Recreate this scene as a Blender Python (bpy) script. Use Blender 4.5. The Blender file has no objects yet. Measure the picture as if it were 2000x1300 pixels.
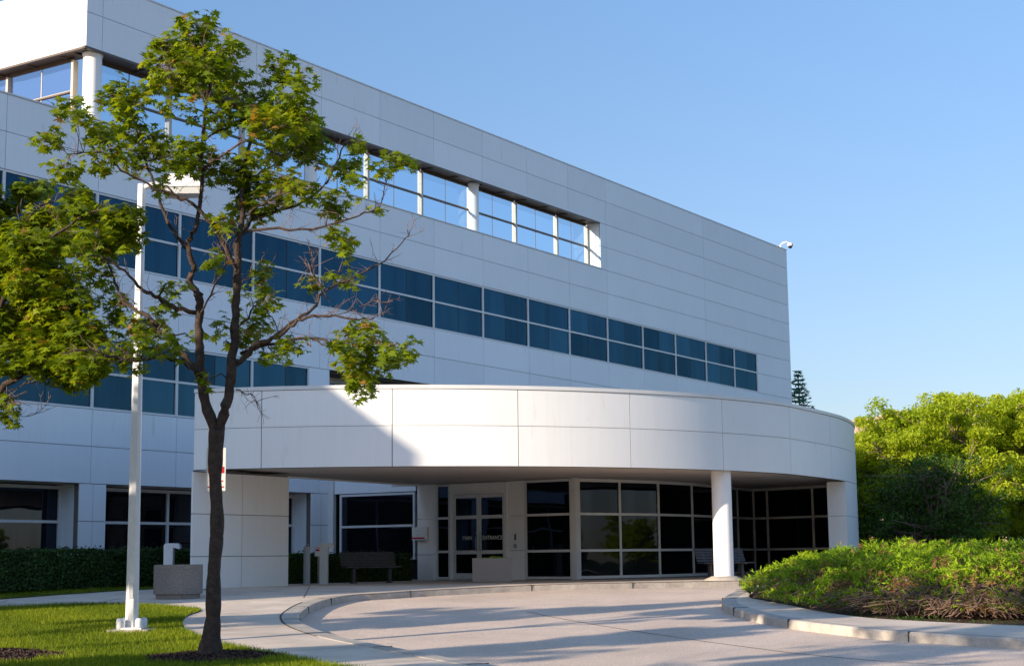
import bpy, bmesh, math, random
import numpy as np
from mathutils import Vector, Matrix, Euler
random.seed(11); RNG=np.random.default_rng(7)
R=math.radians
S=bpy.context.scene; COL=S.collection
# ------------------------------------------------------------- camera
cam=bpy.data.cameras.new('camera'); camo=bpy.data.objects.new('camera',cam); COL.objects.link(camo); S.camera=camo
PT,RL=.142704,-.011633
cp,sp,c_,s_=math.cos(PT),math.sin(PT),math.cos(RL),math.sin(RL)
r_=Vector((1,0,0)); u_=Vector((0,-sp,cp)); FW=Vector((0,cp,sp))
AX=c_*r_+s_*u_; AY=-s_*r_+c_*u_
camo.matrix_world=Matrix.Translation((0,0,.65))@Matrix((AX,AY,-FW)).transposed().to_4x4()
cam.sensor_width=36; cam.lens=36*3046.3/2000; cam.clip_start=.1; cam.clip_end=4000
# ------------------------------------------------------------- world, sun, exposure
SUN_AZ,SUN_EL=231.5,16.1
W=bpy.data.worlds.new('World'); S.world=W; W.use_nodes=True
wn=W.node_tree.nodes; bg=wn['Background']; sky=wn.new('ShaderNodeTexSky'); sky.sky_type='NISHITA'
sky.sun_disc=False; sky.sun_elevation=R(SUN_EL); sky.sun_rotation=R(SUN_AZ); sky.air_density=.75; sky.dust_density=.35; sky.ozone_density=1.5; sky.altitude=0
mxw=wn.new('ShaderNodeMix'); mxw.data_type='RGBA'; mxw.blend_type='MULTIPLY'; mxw.inputs[0].default_value=1; mxw.inputs[7].default_value=(1.61,1.70,1.73,1)   # = sky tint x 1.7, undone low down by the ramp below; high sky stays brightened as fill
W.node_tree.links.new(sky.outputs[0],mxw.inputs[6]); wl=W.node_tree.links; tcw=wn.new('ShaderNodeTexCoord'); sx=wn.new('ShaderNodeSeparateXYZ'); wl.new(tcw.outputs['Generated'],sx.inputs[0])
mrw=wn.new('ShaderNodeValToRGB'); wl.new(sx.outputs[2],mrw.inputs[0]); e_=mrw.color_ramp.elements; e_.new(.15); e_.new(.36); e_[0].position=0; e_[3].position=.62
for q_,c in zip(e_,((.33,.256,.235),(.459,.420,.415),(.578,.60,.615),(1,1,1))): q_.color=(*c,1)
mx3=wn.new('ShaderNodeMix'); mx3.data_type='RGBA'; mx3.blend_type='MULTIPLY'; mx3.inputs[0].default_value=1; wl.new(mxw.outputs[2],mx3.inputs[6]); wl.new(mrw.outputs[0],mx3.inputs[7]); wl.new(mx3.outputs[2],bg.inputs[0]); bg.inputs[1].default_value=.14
sl=bpy.data.lights.new('sun','SUN'); sl.energy=5.0; sl.angle=R(.55); sl.color=(1,.84,.65)
so=bpy.data.objects.new('sun',sl); COL.objects.link(so)
sd=Vector((math.sin(R(SUN_AZ))*math.cos(R(SUN_EL)),math.cos(R(SUN_AZ))*math.cos(R(SUN_EL)),math.sin(R(SUN_EL))))
so.location=sd*60; so.rotation_euler=sd.to_track_quat('Z','Y').to_euler()
S.view_settings.view_transform='Standard'; S.view_settings.look='None'; S.view_settings.gamma=1; S.view_settings.exposure=.69
S.render.engine='CYCLES'; S.cycles.max_bounces=6; S.cycles.transparent_max_bounces=12
# ------------------------------------------------------------- data (metres, camera above the origin)
GP=[(-40,-0.9),(-10,-0.8),(10,-0.72),(21,-0.64),(26,-0.48),(30,-0.33),(34.5,-0.16),(38.5,0),(400,0)]
KERB_L=[(-0.14,19.28),(-0.43,19.91),(-1.08,21.37),(-1.99,23.07),(-2.77,24.72),(-3.46,26.66),(-3.84,28.28),(-4.05,30.07),(-4.08,32.85),(-3.73,34.98),(-3.03,35.75),(-2.08,36.6),(-0.1,37.9),(1.9,38.7),(3.9,39.5),(5.7,40.1),(7.5,40.9),(10.0,42.2),(14.0,43.6)]
ISL=[(5.89,36.75),(5.14,35.71),(4.53,33.81),(4.2,32.19),(4.08,30.98),(4.11,29.83),(4.3,28.11),(4.74,26.54),(5.21,25.49),(5.53,24.71),(6.12,23.93),(6.71,23.28),(7.26,22.67),(8.03,21.82)]
ISL_IN=[(5.44,35.28),(4.98,33.55),(4.85,32.56),(4.99,31.73),(5.26,30.2),(5.5,28.67),(5.93,27.26),(6.45,26.51),(7.38,25.6),(8.03,25.06),(8.93,24.2)]
FOOT=[(5.26,36.07),(4.86,33.23),(4.87,31.14),(5.14,29.8),(5.48,28.55),(6.18,27.58),(6.89,26.89),(7.63,26.44),(8.41,26.21),(9.61,26.03)]
LAWN=[(-11.99,32.05),(-10.5,32.25),(-9.42,32.83),(-8.57,32.84),(-7.39,32.33),(-6.42,31.29),(-6.08,30.67),(-6.06,29.23),(-5.79,27.54),(-5.44,26.12),(-4.96,24.83),(-4.37,23.47),(-3.45,21.97),(-2.8,20.83),(-2.27,19.69),(-1.6,18.57)]
STRIP=[(-12.28,34.28),(-11.39,34.96),(-10.44,36.37),(-9.35,37.69),(-8.76,38.18)]
TREE1=(-4.04,21.02)
TREE2=(-7.62,21.66)
POLE=(-6.25,25.82)
CW=[(1.8,44.88),(3.09,45.842),(4.323,46.93),(5.505,48.469),(6.453,50.207),(7.419,52.061),(8.15,53.4)]
CW2=[(8.2,53.45),(8.557,53.026),(9.81,51.541),(10.35,50.9)]
B1=[[(-4.04,21.02,-0.67,0.2),(-4.04,21.02,-0.53,0.144),(-4.03,21.02,-0.33,0.125),(-4.01,21.02,-0.06,0.102),(-4.01,21.02,0.48,0.092),(-3.98,21.02,0.95,0.092),(-3.98,21.02,1.29,0.086),(-4.01,21.02,1.74,0.086),(-4.01,21.02,2.11,0.098),(-4.0,21.02,2.39,0.112)],[(-4.0,21.02,2.36,0.073),(-4.15,21.05,2.67,0.07),(-4.21,21.09,3.1,0.066),(-4.27,21.12,3.38,0.062),(-4.28,21.15,3.74,0.059),(-4.28,21.19,4.1,0.055),(-4.33,21.22,4.29,0.052)],[(-4.0,21.02,2.36,0.073),(-3.86,20.99,2.73,0.069),(-3.8,20.95,3.15,0.065),(-3.77,20.92,3.63,0.06),(-3.74,20.89,4.05,0.056),(-3.73,20.85,4.53,0.052),(-3.71,20.82,4.95,0.047)],[(-4.22,21.02,3.07,0.043),(-4.32,21.09,3.24,0.04),(-4.53,21.16,3.47,0.037),(-4.68,21.23,3.71,0.034),(-4.87,21.3,3.8,0.031),(-5.01,21.37,3.97,0.028),(-5.26,21.44,4.13,0.024),(-5.41,21.51,4.25,0.021),(-5.53,21.58,4.47,0.018),(-5.63,21.65,4.66,0.015),(-5.76,21.72,5.01,0.012)],[(-4.2,21.02,3.05,0.039),(-4.27,20.89,3.2,0.035),(-4.49,20.76,3.32,0.031),(-4.73,20.63,3.36,0.027),(-4.96,20.51,3.28,0.022),(-5.32,20.38,3.33,0.018),(-5.52,20.25,3.41,0.014),(-5.87,20.12,3.34,0.01)],[(-4.31,21.22,4.02,0.036),(-4.58,21.09,4.08,0.032),(-4.77,20.96,4.16,0.029),(-4.89,20.83,4.25,0.025),(-5.04,20.71,4.33,0.021),(-5.18,20.58,4.49,0.018),(-5.45,20.45,4.69,0.014),(-5.69,20.32,4.63,0.01)],[(-4.3,21.22,4.11,0.052),(-4.32,21.18,4.28,0.048),(-4.42,21.14,4.45,0.044),(-4.36,21.09,4.66,0.04),(-4.46,21.05,4.94,0.037),(-4.35,21.01,5.16,0.033),(-4.27,20.97,5.49,0.029),(-4.25,20.93,5.91,0.026),(-4.24,20.89,6.32,0.022),(-4.2,20.84,6.77,0.018),(-4.15,20.8,7.01,0.014),(-4.11,20.76,7.32,0.011),(-4.23,20.72,7.74,0.007)],[(-4.46,21.12,4.91,0.026),(-4.68,21.24,5.19,0.023),(-4.94,21.35,5.72,0.019),(-5.11,21.47,6.14,0.016),(-5.27,21.59,6.46,0.013),(-5.38,21.7,6.87,0.009),(-5.58,21.82,7.29,0.006)],[(-3.75,20.92,4.55,0.033),(-3.89,20.83,4.89,0.03),(-4.01,20.74,5.08,0.028),(-4.21,20.65,5.35,0.025),(-4.34,20.56,5.45,0.022),(-4.52,20.47,5.51,0.02),(-4.84,20.38,5.64,0.017),(-5.11,20.29,5.77,0.015),(-5.35,20.2,5.99,0.012),(-5.56,20.11,6.02,0.009),(-5.85,20.02,5.98,0.007)],[(-3.71,20.82,4.88,0.043),(-3.7,20.93,5.33,0.038),(-3.69,21.05,5.72,0.032),(-3.68,21.16,6.13,0.027),(-3.63,21.28,6.58,0.022),(-3.7,21.39,7.06,0.017),(-3.94,21.51,7.55,0.011),(-3.97,21.62,7.97,0.006)],[(-3.78,21.02,3.26,0.041),(-3.6,20.92,3.38,0.037),(-3.44,20.82,3.52,0.033),(-3.15,20.72,3.62,0.028),(-2.97,20.62,3.73,0.024),(-2.72,20.52,3.84,0.02),(-2.34,20.42,3.84,0.015),(-2.02,20.32,3.77,0.011),(-1.81,20.22,3.78,0.007)],[(-3.21,20.82,3.62,0.026),(-2.92,20.92,3.87,0.023),(-2.68,21.02,4.08,0.02),(-2.57,21.12,4.3,0.017),(-2.16,21.22,4.5,0.014),(-1.86,21.32,4.69,0.01),(-1.52,21.42,5.02,0.007),(-1.4,21.52,5.24,0.004)],[(-3.69,21.02,3.43,0.024),(-3.29,20.87,3.53,0.021),(-2.81,20.72,3.58,0.018),(-2.48,20.57,3.52,0.015),(-2.24,20.42,3.3,0.013),(-2.08,20.27,3.18,0.01),(-1.73,20.12,3.22,0.007)],[(-2.64,20.42,3.52,0.012),(-2.28,20.22,3.39,0.009),(-1.86,20.02,3.4,0.007),(-1.38,19.82,3.32,0.004)],[(-3.72,20.92,5.01,0.031),(-3.55,21.09,5.31,0.027),(-3.17,21.25,5.47,0.022),(-2.84,21.42,5.66,0.018),(-2.53,21.59,6.06,0.014),(-2.38,21.75,6.53,0.009),(-2.19,21.92,6.67,0.005)],[(-3.71,20.92,5.06,0.022),(-3.3,20.82,5.12,0.019),(-2.68,20.72,5.09,0.015),(-2.06,20.62,5.24,0.012),(-1.77,20.52,5.36,0.008),(-1.62,20.42,5.83,0.004)],[(-4.21,20.82,5.96,0.021),(-3.94,20.64,6.09,0.017),(-3.53,20.47,6.25,0.013),(-3.12,20.3,6.38,0.009),(-2.76,20.12,6.39,0.005)],[(-4.19,20.82,6.35,0.015),(-3.99,20.9,6.52,0.014),(-3.73,20.99,6.69,0.012),(-3.6,21.07,6.97,0.01),(-3.38,21.15,7.11,0.008),(-3.16,21.24,7.35,0.006),(-2.93,21.32,7.33,0.004)],[(-3.65,21.02,5.86,0.015),(-3.41,21.29,6.07,0.012),(-3.17,21.55,6.35,0.008),(-2.84,21.82,6.57,0.004)],[(-3.72,21.02,5.28,0.017),(-3.41,20.85,5.45,0.013),(-3.04,20.69,5.59,0.009),(-2.81,20.52,5.62,0.004)],[(-4.24,21.02,6.96,0.012),(-4.37,21.12,7.25,0.01),(-4.64,21.22,7.4,0.008),(-4.89,21.32,7.66,0.006),(-4.88,21.42,7.95,0.003)],[(-4.24,21.02,4.0,0.015),(-4.02,20.82,4.32,0.012),(-3.84,20.62,4.63,0.008),(-3.91,20.42,4.8,0.004)],[(-3.77,21.02,3.71,0.017),(-3.59,21.22,4.03,0.013),(-3.42,21.42,4.31,0.009),(-3.49,21.62,4.67,0.004)],[(-2.51,21.02,4.16,0.009),(-2.73,21.07,4.63,0.006),(-2.78,21.12,5.0,0.003)],[(-2.57,21.12,4.3,0.009),(-2.54,21.22,4.52,0.006),(-2.27,21.32,4.64,0.003)],[(-2.41,21.02,3.93,0.007),(-2.1,21.09,4.06,0.005),(-1.82,21.15,4.17,0.004),(-1.69,21.22,4.08,0.003)],[(-2.6,21.02,4.34,0.007),(-2.81,21.12,4.64,0.005),(-2.76,21.22,4.45,0.003)],[(-3.17,21.02,3.67,0.009),(-3.29,21.12,3.94,0.006),(-3.44,21.22,4.12,0.003)],[(-3.75,21.02,4.35,0.007),(-3.58,21.12,4.55,0.005),(-3.37,21.22,4.67,0.003)],[(-3.94,21.02,4.64,0.009),(-3.87,21.12,4.94,0.006),(-3.81,21.22,5.25,0.003)],[(-3.75,21.02,2.94,0.009),(-3.56,21.12,2.88,0.006),(-3.47,21.22,2.75,0.003)]]
C1=[(-4.33,20.81,7.99,0.24,0.2),(-4.39,20.89,7.8,0.2,0.14),(-4.93,21.63,8.02,0.25,0.2),(-5.04,21.63,7.74,0.2,0.15),(-4.65,21.59,7.84,0.32,0.21),(-4.8,21.52,7.45,0.35,0.2),(-4.22,20.43,7.26,0.28,0.21),(-4.01,20.74,7.48,0.28,0.22),(-4.03,21.93,8.05,0.14,0.23),(-4.11,21.61,7.52,0.3,0.17),(-4.3,21.4,7.36,0.22,0.13),(-3.69,21.12,7.21,0.22,0.15),(-3.22,21.22,7.5,0.21,0.19),(-2.92,21.14,7.31,0.18,0.14),(-5.08,21.62,6.56,0.22,0.22),(-4.8,21.52,6.34,0.2,0.22),(-4.45,20.5,6.71,0.22,0.12),(-4.37,20.69,6.3,0.19,0.12),(-3.99,20.69,6.71,0.22,0.11),(-4.11,21.19,6.69,0.19,0.14),(-4.33,21.07,6.21,0.19,0.15),(-4.34,20.58,5.97,0.21,0.13),(-4.11,21.03,6.01,0.14,0.18),(-3.56,20.82,6.75,0.26,0.19),(-3.33,21.24,7.01,0.26,0.15),(-2.85,19.86,6.59,0.25,0.18),(-2.71,19.77,6.38,0.21,0.18),(-3.06,20.55,6.52,0.32,0.21),(-3.24,20.09,6.35,0.27,0.21),(-2.91,21.62,6.62,0.25,0.22),(-3.21,21.89,6.61,0.3,0.16),(-3.42,21.55,6.39,0.32,0.13),(-3.61,21.02,6.19,0.22,0.11),(-2.91,22.14,6.55,0.2,0.16),(-2.7,21.85,6.59,0.1,0.11),(-3.81,21.14,5.94,0.25,0.18),(-3.48,21.08,5.87,0.29,0.16),(-3.12,21.0,5.82,0.29,0.15),(-2.84,20.65,5.6,0.21,0.16),(-3.44,21.18,5.59,0.34,0.17),(-3.66,21.36,5.45,0.28,0.13),(-2.46,21.28,5.6,0.18,0.14),(-2.38,21.49,6.13,0.22,0.13),(-5.6,21.59,7.26,0.23,0.2),(-5.34,21.57,7.35,0.14,0.11),(-5.36,21.4,6.97,0.26,0.25),(-5.51,21.56,6.72,0.25,0.18),(-5.85,20.09,6.65,0.25,0.12),(-5.63,19.67,6.4,0.14,0.1),(-6.16,20.14,6.19,0.18,0.09),(-5.84,19.91,5.78,0.21,0.13),(-5.61,19.98,6.32,0.17,0.1),(-5.47,20.33,6.31,0.24,0.13),(-5.42,20.19,5.88,0.18,0.13),(-5.4,21.46,6.36,0.2,0.15),(-5.21,21.46,6.13,0.15,0.11),(-4.62,20.61,5.63,0.19,0.06),(-5.24,19.89,6.01,0.19,0.12),(-6.13,20.35,6.34,0.12,0.07),(-2.49,21.09,5.45,0.16,0.08),(-2.38,20.89,5.04,0.14,0.12),(-2.32,21.56,5.08,0.14,0.14),(-2.29,20.98,4.81,0.05,0.08),(-1.82,20.72,5.34,0.11,0.05),(-2.75,21.13,4.42,0.11,0.1),(-2.39,21.37,4.56,0.17,0.07),(-2.18,20.88,4.35,0.1,0.08),(-3.43,21.3,4.62,0.12,0.07),(-3.47,21.2,4.4,0.17,0.1),(-3.38,21.74,4.31,0.17,0.13),(-3.44,21.01,4.08,0.1,0.07),(-3.61,21.4,3.88,0.21,0.14),(-3.79,21.19,4.22,0.1,0.08),(-3.63,21.13,3.64,0.18,0.11),(-2.95,20.61,3.54,0.16,0.11),(-2.97,20.62,3.4,0.11,0.09),(-3.16,20.89,3.35,0.08,0.08),(-3.38,21.06,3.46,0.11,0.1),(-3.86,20.75,3.75,0.08,0.11),(-3.94,21.09,3.58,0.07,0.08),(-3.82,21.14,5.37,0.1,0.08),(-2.04,20.57,3.64,0.22,0.12),(-2.14,19.9,3.43,0.13,0.13),(-1.77,20.33,3.45,0.25,0.15),(-1.34,19.53,3.28,0.15,0.1),(-1.96,20.16,3.22,0.28,0.16),(-1.65,20.2,3.2,0.22,0.14),(-2.17,20.56,3.11,0.13,0.11),(-1.88,20.16,2.95,0.24,0.13),(-2.04,20.57,2.85,0.05,0.07),(-1.53,19.85,3.26,0.18,0.12),(-1.41,20.29,5.92,0.13,0.09),(-1.68,20.29,5.85,0.16,0.09),(-1.93,20.39,5.3,0.09,0.06),(-2.16,21.62,6.51,0.17,0.07),(-1.98,20.17,5.66,0.1,0.08),(-4.73,21.1,4.16,0.15,0.1),(-5.03,21.65,3.89,0.21,0.11),(-4.59,20.9,4.34,0.14,0.08),(-4.06,20.77,3.06,0.09,0.07),(-4.46,21.49,3.72,0.1,0.08),(-3.95,20.44,4.67,0.13,0.12),(-3.93,20.67,5.14,0.15,0.13),(-4.9,21.12,3.67,0.23,0.15),(-5.23,21.44,3.86,0.21,0.17),(-5.63,21.74,4.2,0.21,0.17),(-5.76,21.62,4.63,0.18,0.15),(-5.68,20.27,4.65,0.17,0.14),(-5.64,21.41,5.02,0.21,0.18),(-5.27,20.67,3.41,0.27,0.15),(-4.54,20.44,3.4,0.2,0.08),(-4.95,20.5,3.21,0.12,0.09),(-5.56,20.49,3.32,0.23,0.13)]
B2=[[(-7.62,21.66,-0.65,0.19),(-7.64,21.66,-0.45,0.137),(-7.64,21.66,-0.04,0.125),(-7.69,21.66,1.0,0.102),(-7.72,21.66,2.06,0.092)],[(-7.72,21.66,2.06,0.06),(-7.47,21.61,2.41,0.052),(-7.12,21.56,3.0,0.044),(-6.9,21.51,3.21,0.037),(-6.68,21.46,3.45,0.029),(-6.47,21.41,3.87,0.021),(-6.32,21.36,4.3,0.013)],[(-7.02,21.56,3.11,0.022),(-6.66,21.43,3.26,0.016),(-6.27,21.29,3.27,0.011),(-5.88,21.16,3.3,0.006)],[(-7.72,21.66,2.06,0.077),(-7.69,21.68,2.77,0.065),(-7.62,21.7,3.49,0.053),(-7.58,21.72,4.22,0.041),(-7.54,21.74,4.96,0.029),(-7.5,21.76,5.56,0.017)],[(-7.66,21.66,3.06,0.039),(-7.37,21.8,3.65,0.033),(-7.0,21.94,4.11,0.027),(-6.61,22.08,4.57,0.021),(-6.29,22.22,4.82,0.015),(-5.95,22.36,4.61,0.009)],[(-7.61,21.66,3.56,0.039),(-7.17,21.56,4.19,0.033),(-6.87,21.46,4.76,0.028),(-6.49,21.36,5.1,0.023),(-6.04,21.26,5.36,0.017),(-5.66,21.16,5.48,0.012),(-5.31,21.06,5.34,0.007)],[(-7.56,21.66,4.21,0.03),(-7.33,21.76,4.82,0.024),(-7.08,21.86,5.2,0.018),(-6.83,21.96,5.67,0.013),(-6.57,22.06,5.84,0.007)],[(-7.54,21.66,4.65,0.026),(-7.41,21.96,5.38,0.019),(-7.3,22.26,5.82,0.012),(-7.1,22.56,6.08,0.005)],[(-7.12,21.56,3.0,0.009),(-6.93,21.41,2.88,0.006),(-6.91,21.26,2.72,0.003)],[(-7.16,21.66,2.98,0.007),(-6.75,21.73,3.16,0.005),(-6.41,21.79,3.09,0.004),(-6.29,21.86,3.21,0.003)],[(-7.43,21.66,2.55,0.007),(-7.05,21.79,2.69,0.005),(-6.8,21.93,2.7,0.004),(-6.59,22.06,2.87,0.003)],[(-7.73,21.66,2.2,0.052),(-8.08,21.66,2.78,0.038),(-8.54,21.66,3.5,0.024),(-8.93,21.66,4.23,0.01)],[(-7.73,21.66,2.91,0.043),(-8.09,21.76,3.87,0.032),(-8.24,21.86,4.85,0.02),(-8.24,21.96,5.76,0.009)]]
C2=[(-7.1,22.3,6.02,0.26,0.12),(-7.0,22.72,6.16,0.15,0.1),(-6.37,22.37,5.95,0.19,0.12),(-6.64,22.05,5.62,0.33,0.14),(-5.92,21.46,5.48,0.29,0.18),(-5.28,20.78,5.28,0.24,0.2),(-7.07,21.81,5.31,0.25,0.13),(-6.62,21.11,4.97,0.38,0.21),(-6.42,21.6,5.14,0.29,0.18),(-5.71,21.12,5.04,0.25,0.18),(-5.23,21.03,5.05,0.16,0.15),(-7.12,21.81,4.82,0.35,0.32),(-6.77,22.33,4.84,0.33,0.26),(-6.96,22.27,4.38,0.41,0.28),(-6.1,21.33,4.22,0.28,0.17),(-7.13,21.93,3.96,0.34,0.27),(-6.51,21.57,3.83,0.39,0.25),(-5.89,21.15,3.76,0.36,0.22),(-6.85,21.31,3.44,0.29,0.18),(-6.33,21.23,3.42,0.32,0.21),(-5.82,20.91,3.3,0.29,0.23),(-6.12,21.77,3.16,0.16,0.08),(-6.3,21.64,3.29,0.21,0.11),(-7.02,21.58,2.76,0.1,0.17),(-6.85,22.05,5.47,0.22,0.11),(-7.38,22.26,5.82,0.17,0.12),(-6.36,21.97,4.58,0.24,0.17),(-6.7,21.17,4.45,0.28,0.21),(-6.35,21.25,4.06,0.28,0.18),(-6.75,21.66,3.7,0.31,0.18),(-6.18,21.42,3.58,0.28,0.18),(-7.53,21.86,5.36,0.36,0.28),(-7.8,21.96,5.91,0.36,0.29),(-8.14,22.15,5.35,0.43,0.36),(-7.69,21.8,4.53,0.43,0.35),(-8.27,21.97,4.57,0.43,0.36),(-8.56,21.84,3.96,0.36,0.28),(-7.42,21.7,3.93,0.42,0.28),(-7.99,21.9,3.67,0.43,0.21),(-8.73,21.51,4.35,0.35,0.28),(-8.31,21.95,5.76,0.43,0.36),(-8.11,22.15,6.42,0.43,0.29)]
def G(y):
    for (a,za),(b,zb) in zip(GP,GP[1:]):
        if y<=b: return za+(zb-za)*(y-a)/(b-a)
    return 0.
# ------------------------------------------------------------- materials
def mat(name,col,rough=.6,spec=.4,metal=0,n=None,nscale=8.,bump=0,bscale=60.,stops=None,detail=6,coord='Object',n2=None):
    m=bpy.data.materials.new(name); m.use_nodes=True; nt=m.node_tree; N=nt.nodes; L=nt.links; b=N['Principled BSDF']
    b.inputs['Roughness'].default_value=rough; b.inputs['Metallic'].default_value=metal; b.inputs['Specular IOR Level'].default_value=spec
    b.inputs['Base Color'].default_value=(*col,1)
    tc=N.new('ShaderNodeTexCoord')
    if n:
        t=N.new('ShaderNodeTexNoise'); t.inputs['Scale'].default_value=nscale; t.inputs['Detail'].default_value=detail; t.inputs['Roughness'].default_value=.65
        L.new(tc.outputs[coord],t.inputs['Vector'])
        cr=N.new('ShaderNodeValToRGB'); e=cr.color_ramp.elements
        e[0].position=.3; e[1].position=.7; e[0].color=(*[x*(1-n) for x in col],1); e[1].color=(*[min(1,x*(1+n)) for x in col],1)
        if stops:
            while len(e)<len(stops): e.new(.5)
            for q,(p,cc) in zip(e,stops): q.position=p; q.color=(*cc,1)
        L.new(t.outputs['Fac'],cr.inputs[0]); out=cr.outputs[0]
        if n2:
            t2=N.new('ShaderNodeTexNoise'); t2.inputs['Scale'].default_value=n2[0]; t2.inputs['Detail'].default_value=4; L.new(tc.outputs[coord],t2.inputs['Vector'])
            mr=N.new('ShaderNodeMapRange'); mr.inputs[1].default_value=.3; mr.inputs[2].default_value=.7; mr.inputs[3].default_value=1-n2[1]; mr.inputs[4].default_value=1+n2[1]; L.new(t2.outputs['Fac'],mr.inputs[0])
            mx=N.new('ShaderNodeMix'); mx.data_type='RGBA'; mx.blend_type='MULTIPLY'; mx.inputs[0].default_value=1
            L.new(out,mx.inputs[6]); L.new(mr.outputs[0],mx.inputs[7]); out=mx.outputs[2]
        L.new(out,b.inputs['Base Color'])
    if bump:
        t3=N.new('ShaderNodeTexNoise'); t3.inputs['Scale'].default_value=bscale; t3.inputs['Detail'].default_value=5; L.new(tc.outputs[coord],t3.inputs['Vector'])
        bp=N.new('ShaderNodeBump'); bp.inputs['Strength'].default_value=bump; bp.inputs['Distance'].default_value=.02
        L.new(t3.outputs['Fac'],bp.inputs['Height']); L.new(bp.outputs[0],b.inputs['Normal'])
    return m
def mat_panel(name,col):
    # painted precast panel: tint differs from panel to panel, faint vertical run-off streaks below the top edges
    m=mat(name,col,.45,.35); nt=m.node_tree; N=nt.nodes; L=nt.links; b=N['Principled BSDF']
    at=N.new('ShaderNodeAttribute'); at.attribute_name='tint'
    tc=N.new('ShaderNodeTexCoord'); mp=N.new('ShaderNodeMapping'); mp.inputs['Scale'].default_value=(7,7,.35); L.new(tc.outputs['Object'],mp.inputs[0])
    t=N.new('ShaderNodeTexNoise'); t.inputs['Scale'].default_value=1.3; t.inputs['Detail'].default_value=7; t.inputs['Roughness'].default_value=.7; L.new(mp.outputs[0],t.inputs['Vector'])
    t2=N.new('ShaderNodeTexNoise'); t2.inputs['Scale'].default_value=.5; t2.inputs['Detail'].default_value=5; L.new(tc.outputs['Object'],t2.inputs['Vector'])
    def mr(src,a,b_,lo,hi):
        q=N.new('ShaderNodeMapRange'); q.inputs[1].default_value=a; q.inputs[2].default_value=b_; q.inputs[3].default_value=lo; q.inputs[4].default_value=hi; L.new(src,q.inputs[0]); return q.outputs[0]
    def mul(x,y):
        q=N.new('ShaderNodeMath'); q.operation='MULTIPLY'; L.new(x,q.inputs[0]); L.new(y,q.inputs[1]); return q.outputs[0]
    v=mul(mul(mr(t.outputs['Fac'],.3,.75,1.015,.965),mr(t2.outputs['Fac'],.3,.7,.98,1.015)),mr(at.outputs['Fac'],0,1,.965,1.03))
    mx=N.new('ShaderNodeMix'); mx.data_type='RGBA'; mx.blend_type='MULTIPLY'; mx.inputs[0].default_value=1; mx.inputs[6].default_value=(*col,1)
    L.new(v,mx.inputs[7])
    # rare rusty runs
    mp2=N.new('ShaderNodeMapping'); mp2.inputs['Scale'].default_value=(2.3,2.3,.5); L.new(tc.outputs['Object'],mp2.inputs[0])
    t4=N.new('ShaderNodeTexNoise'); t4.inputs['Scale'].default_value=2.2; t4.inputs['Detail'].default_value=3; L.new(mp2.outputs[0],t4.inputs['Vector'])
    mx2=N.new('ShaderNodeMix'); mx2.data_type='RGBA'; L.new(mr(t4.outputs['Fac'],.66,.82,0,.28),mx2.inputs[0]); L.new(mx.outputs[2],mx2.inputs[6]); mx2.inputs[7].default_value=(.5,.4,.27,1)
    L.new(mx2.outputs[2],b.inputs['Base Color'])
    t3=N.new('ShaderNodeTexNoise'); t3.inputs['Scale'].default_value=90; t3.inputs['Detail'].default_value=3; L.new(tc.outputs['Object'],t3.inputs['Vector'])
    bp=N.new('ShaderNodeBump'); bp.inputs['Strength'].default_value=.12; bp.inputs['Distance'].default_value=.004; L.new(t3.outputs['Fac'],bp.inputs['Height']); L.new(bp.outputs[0],b.inputs['Normal'])
    return m
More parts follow.
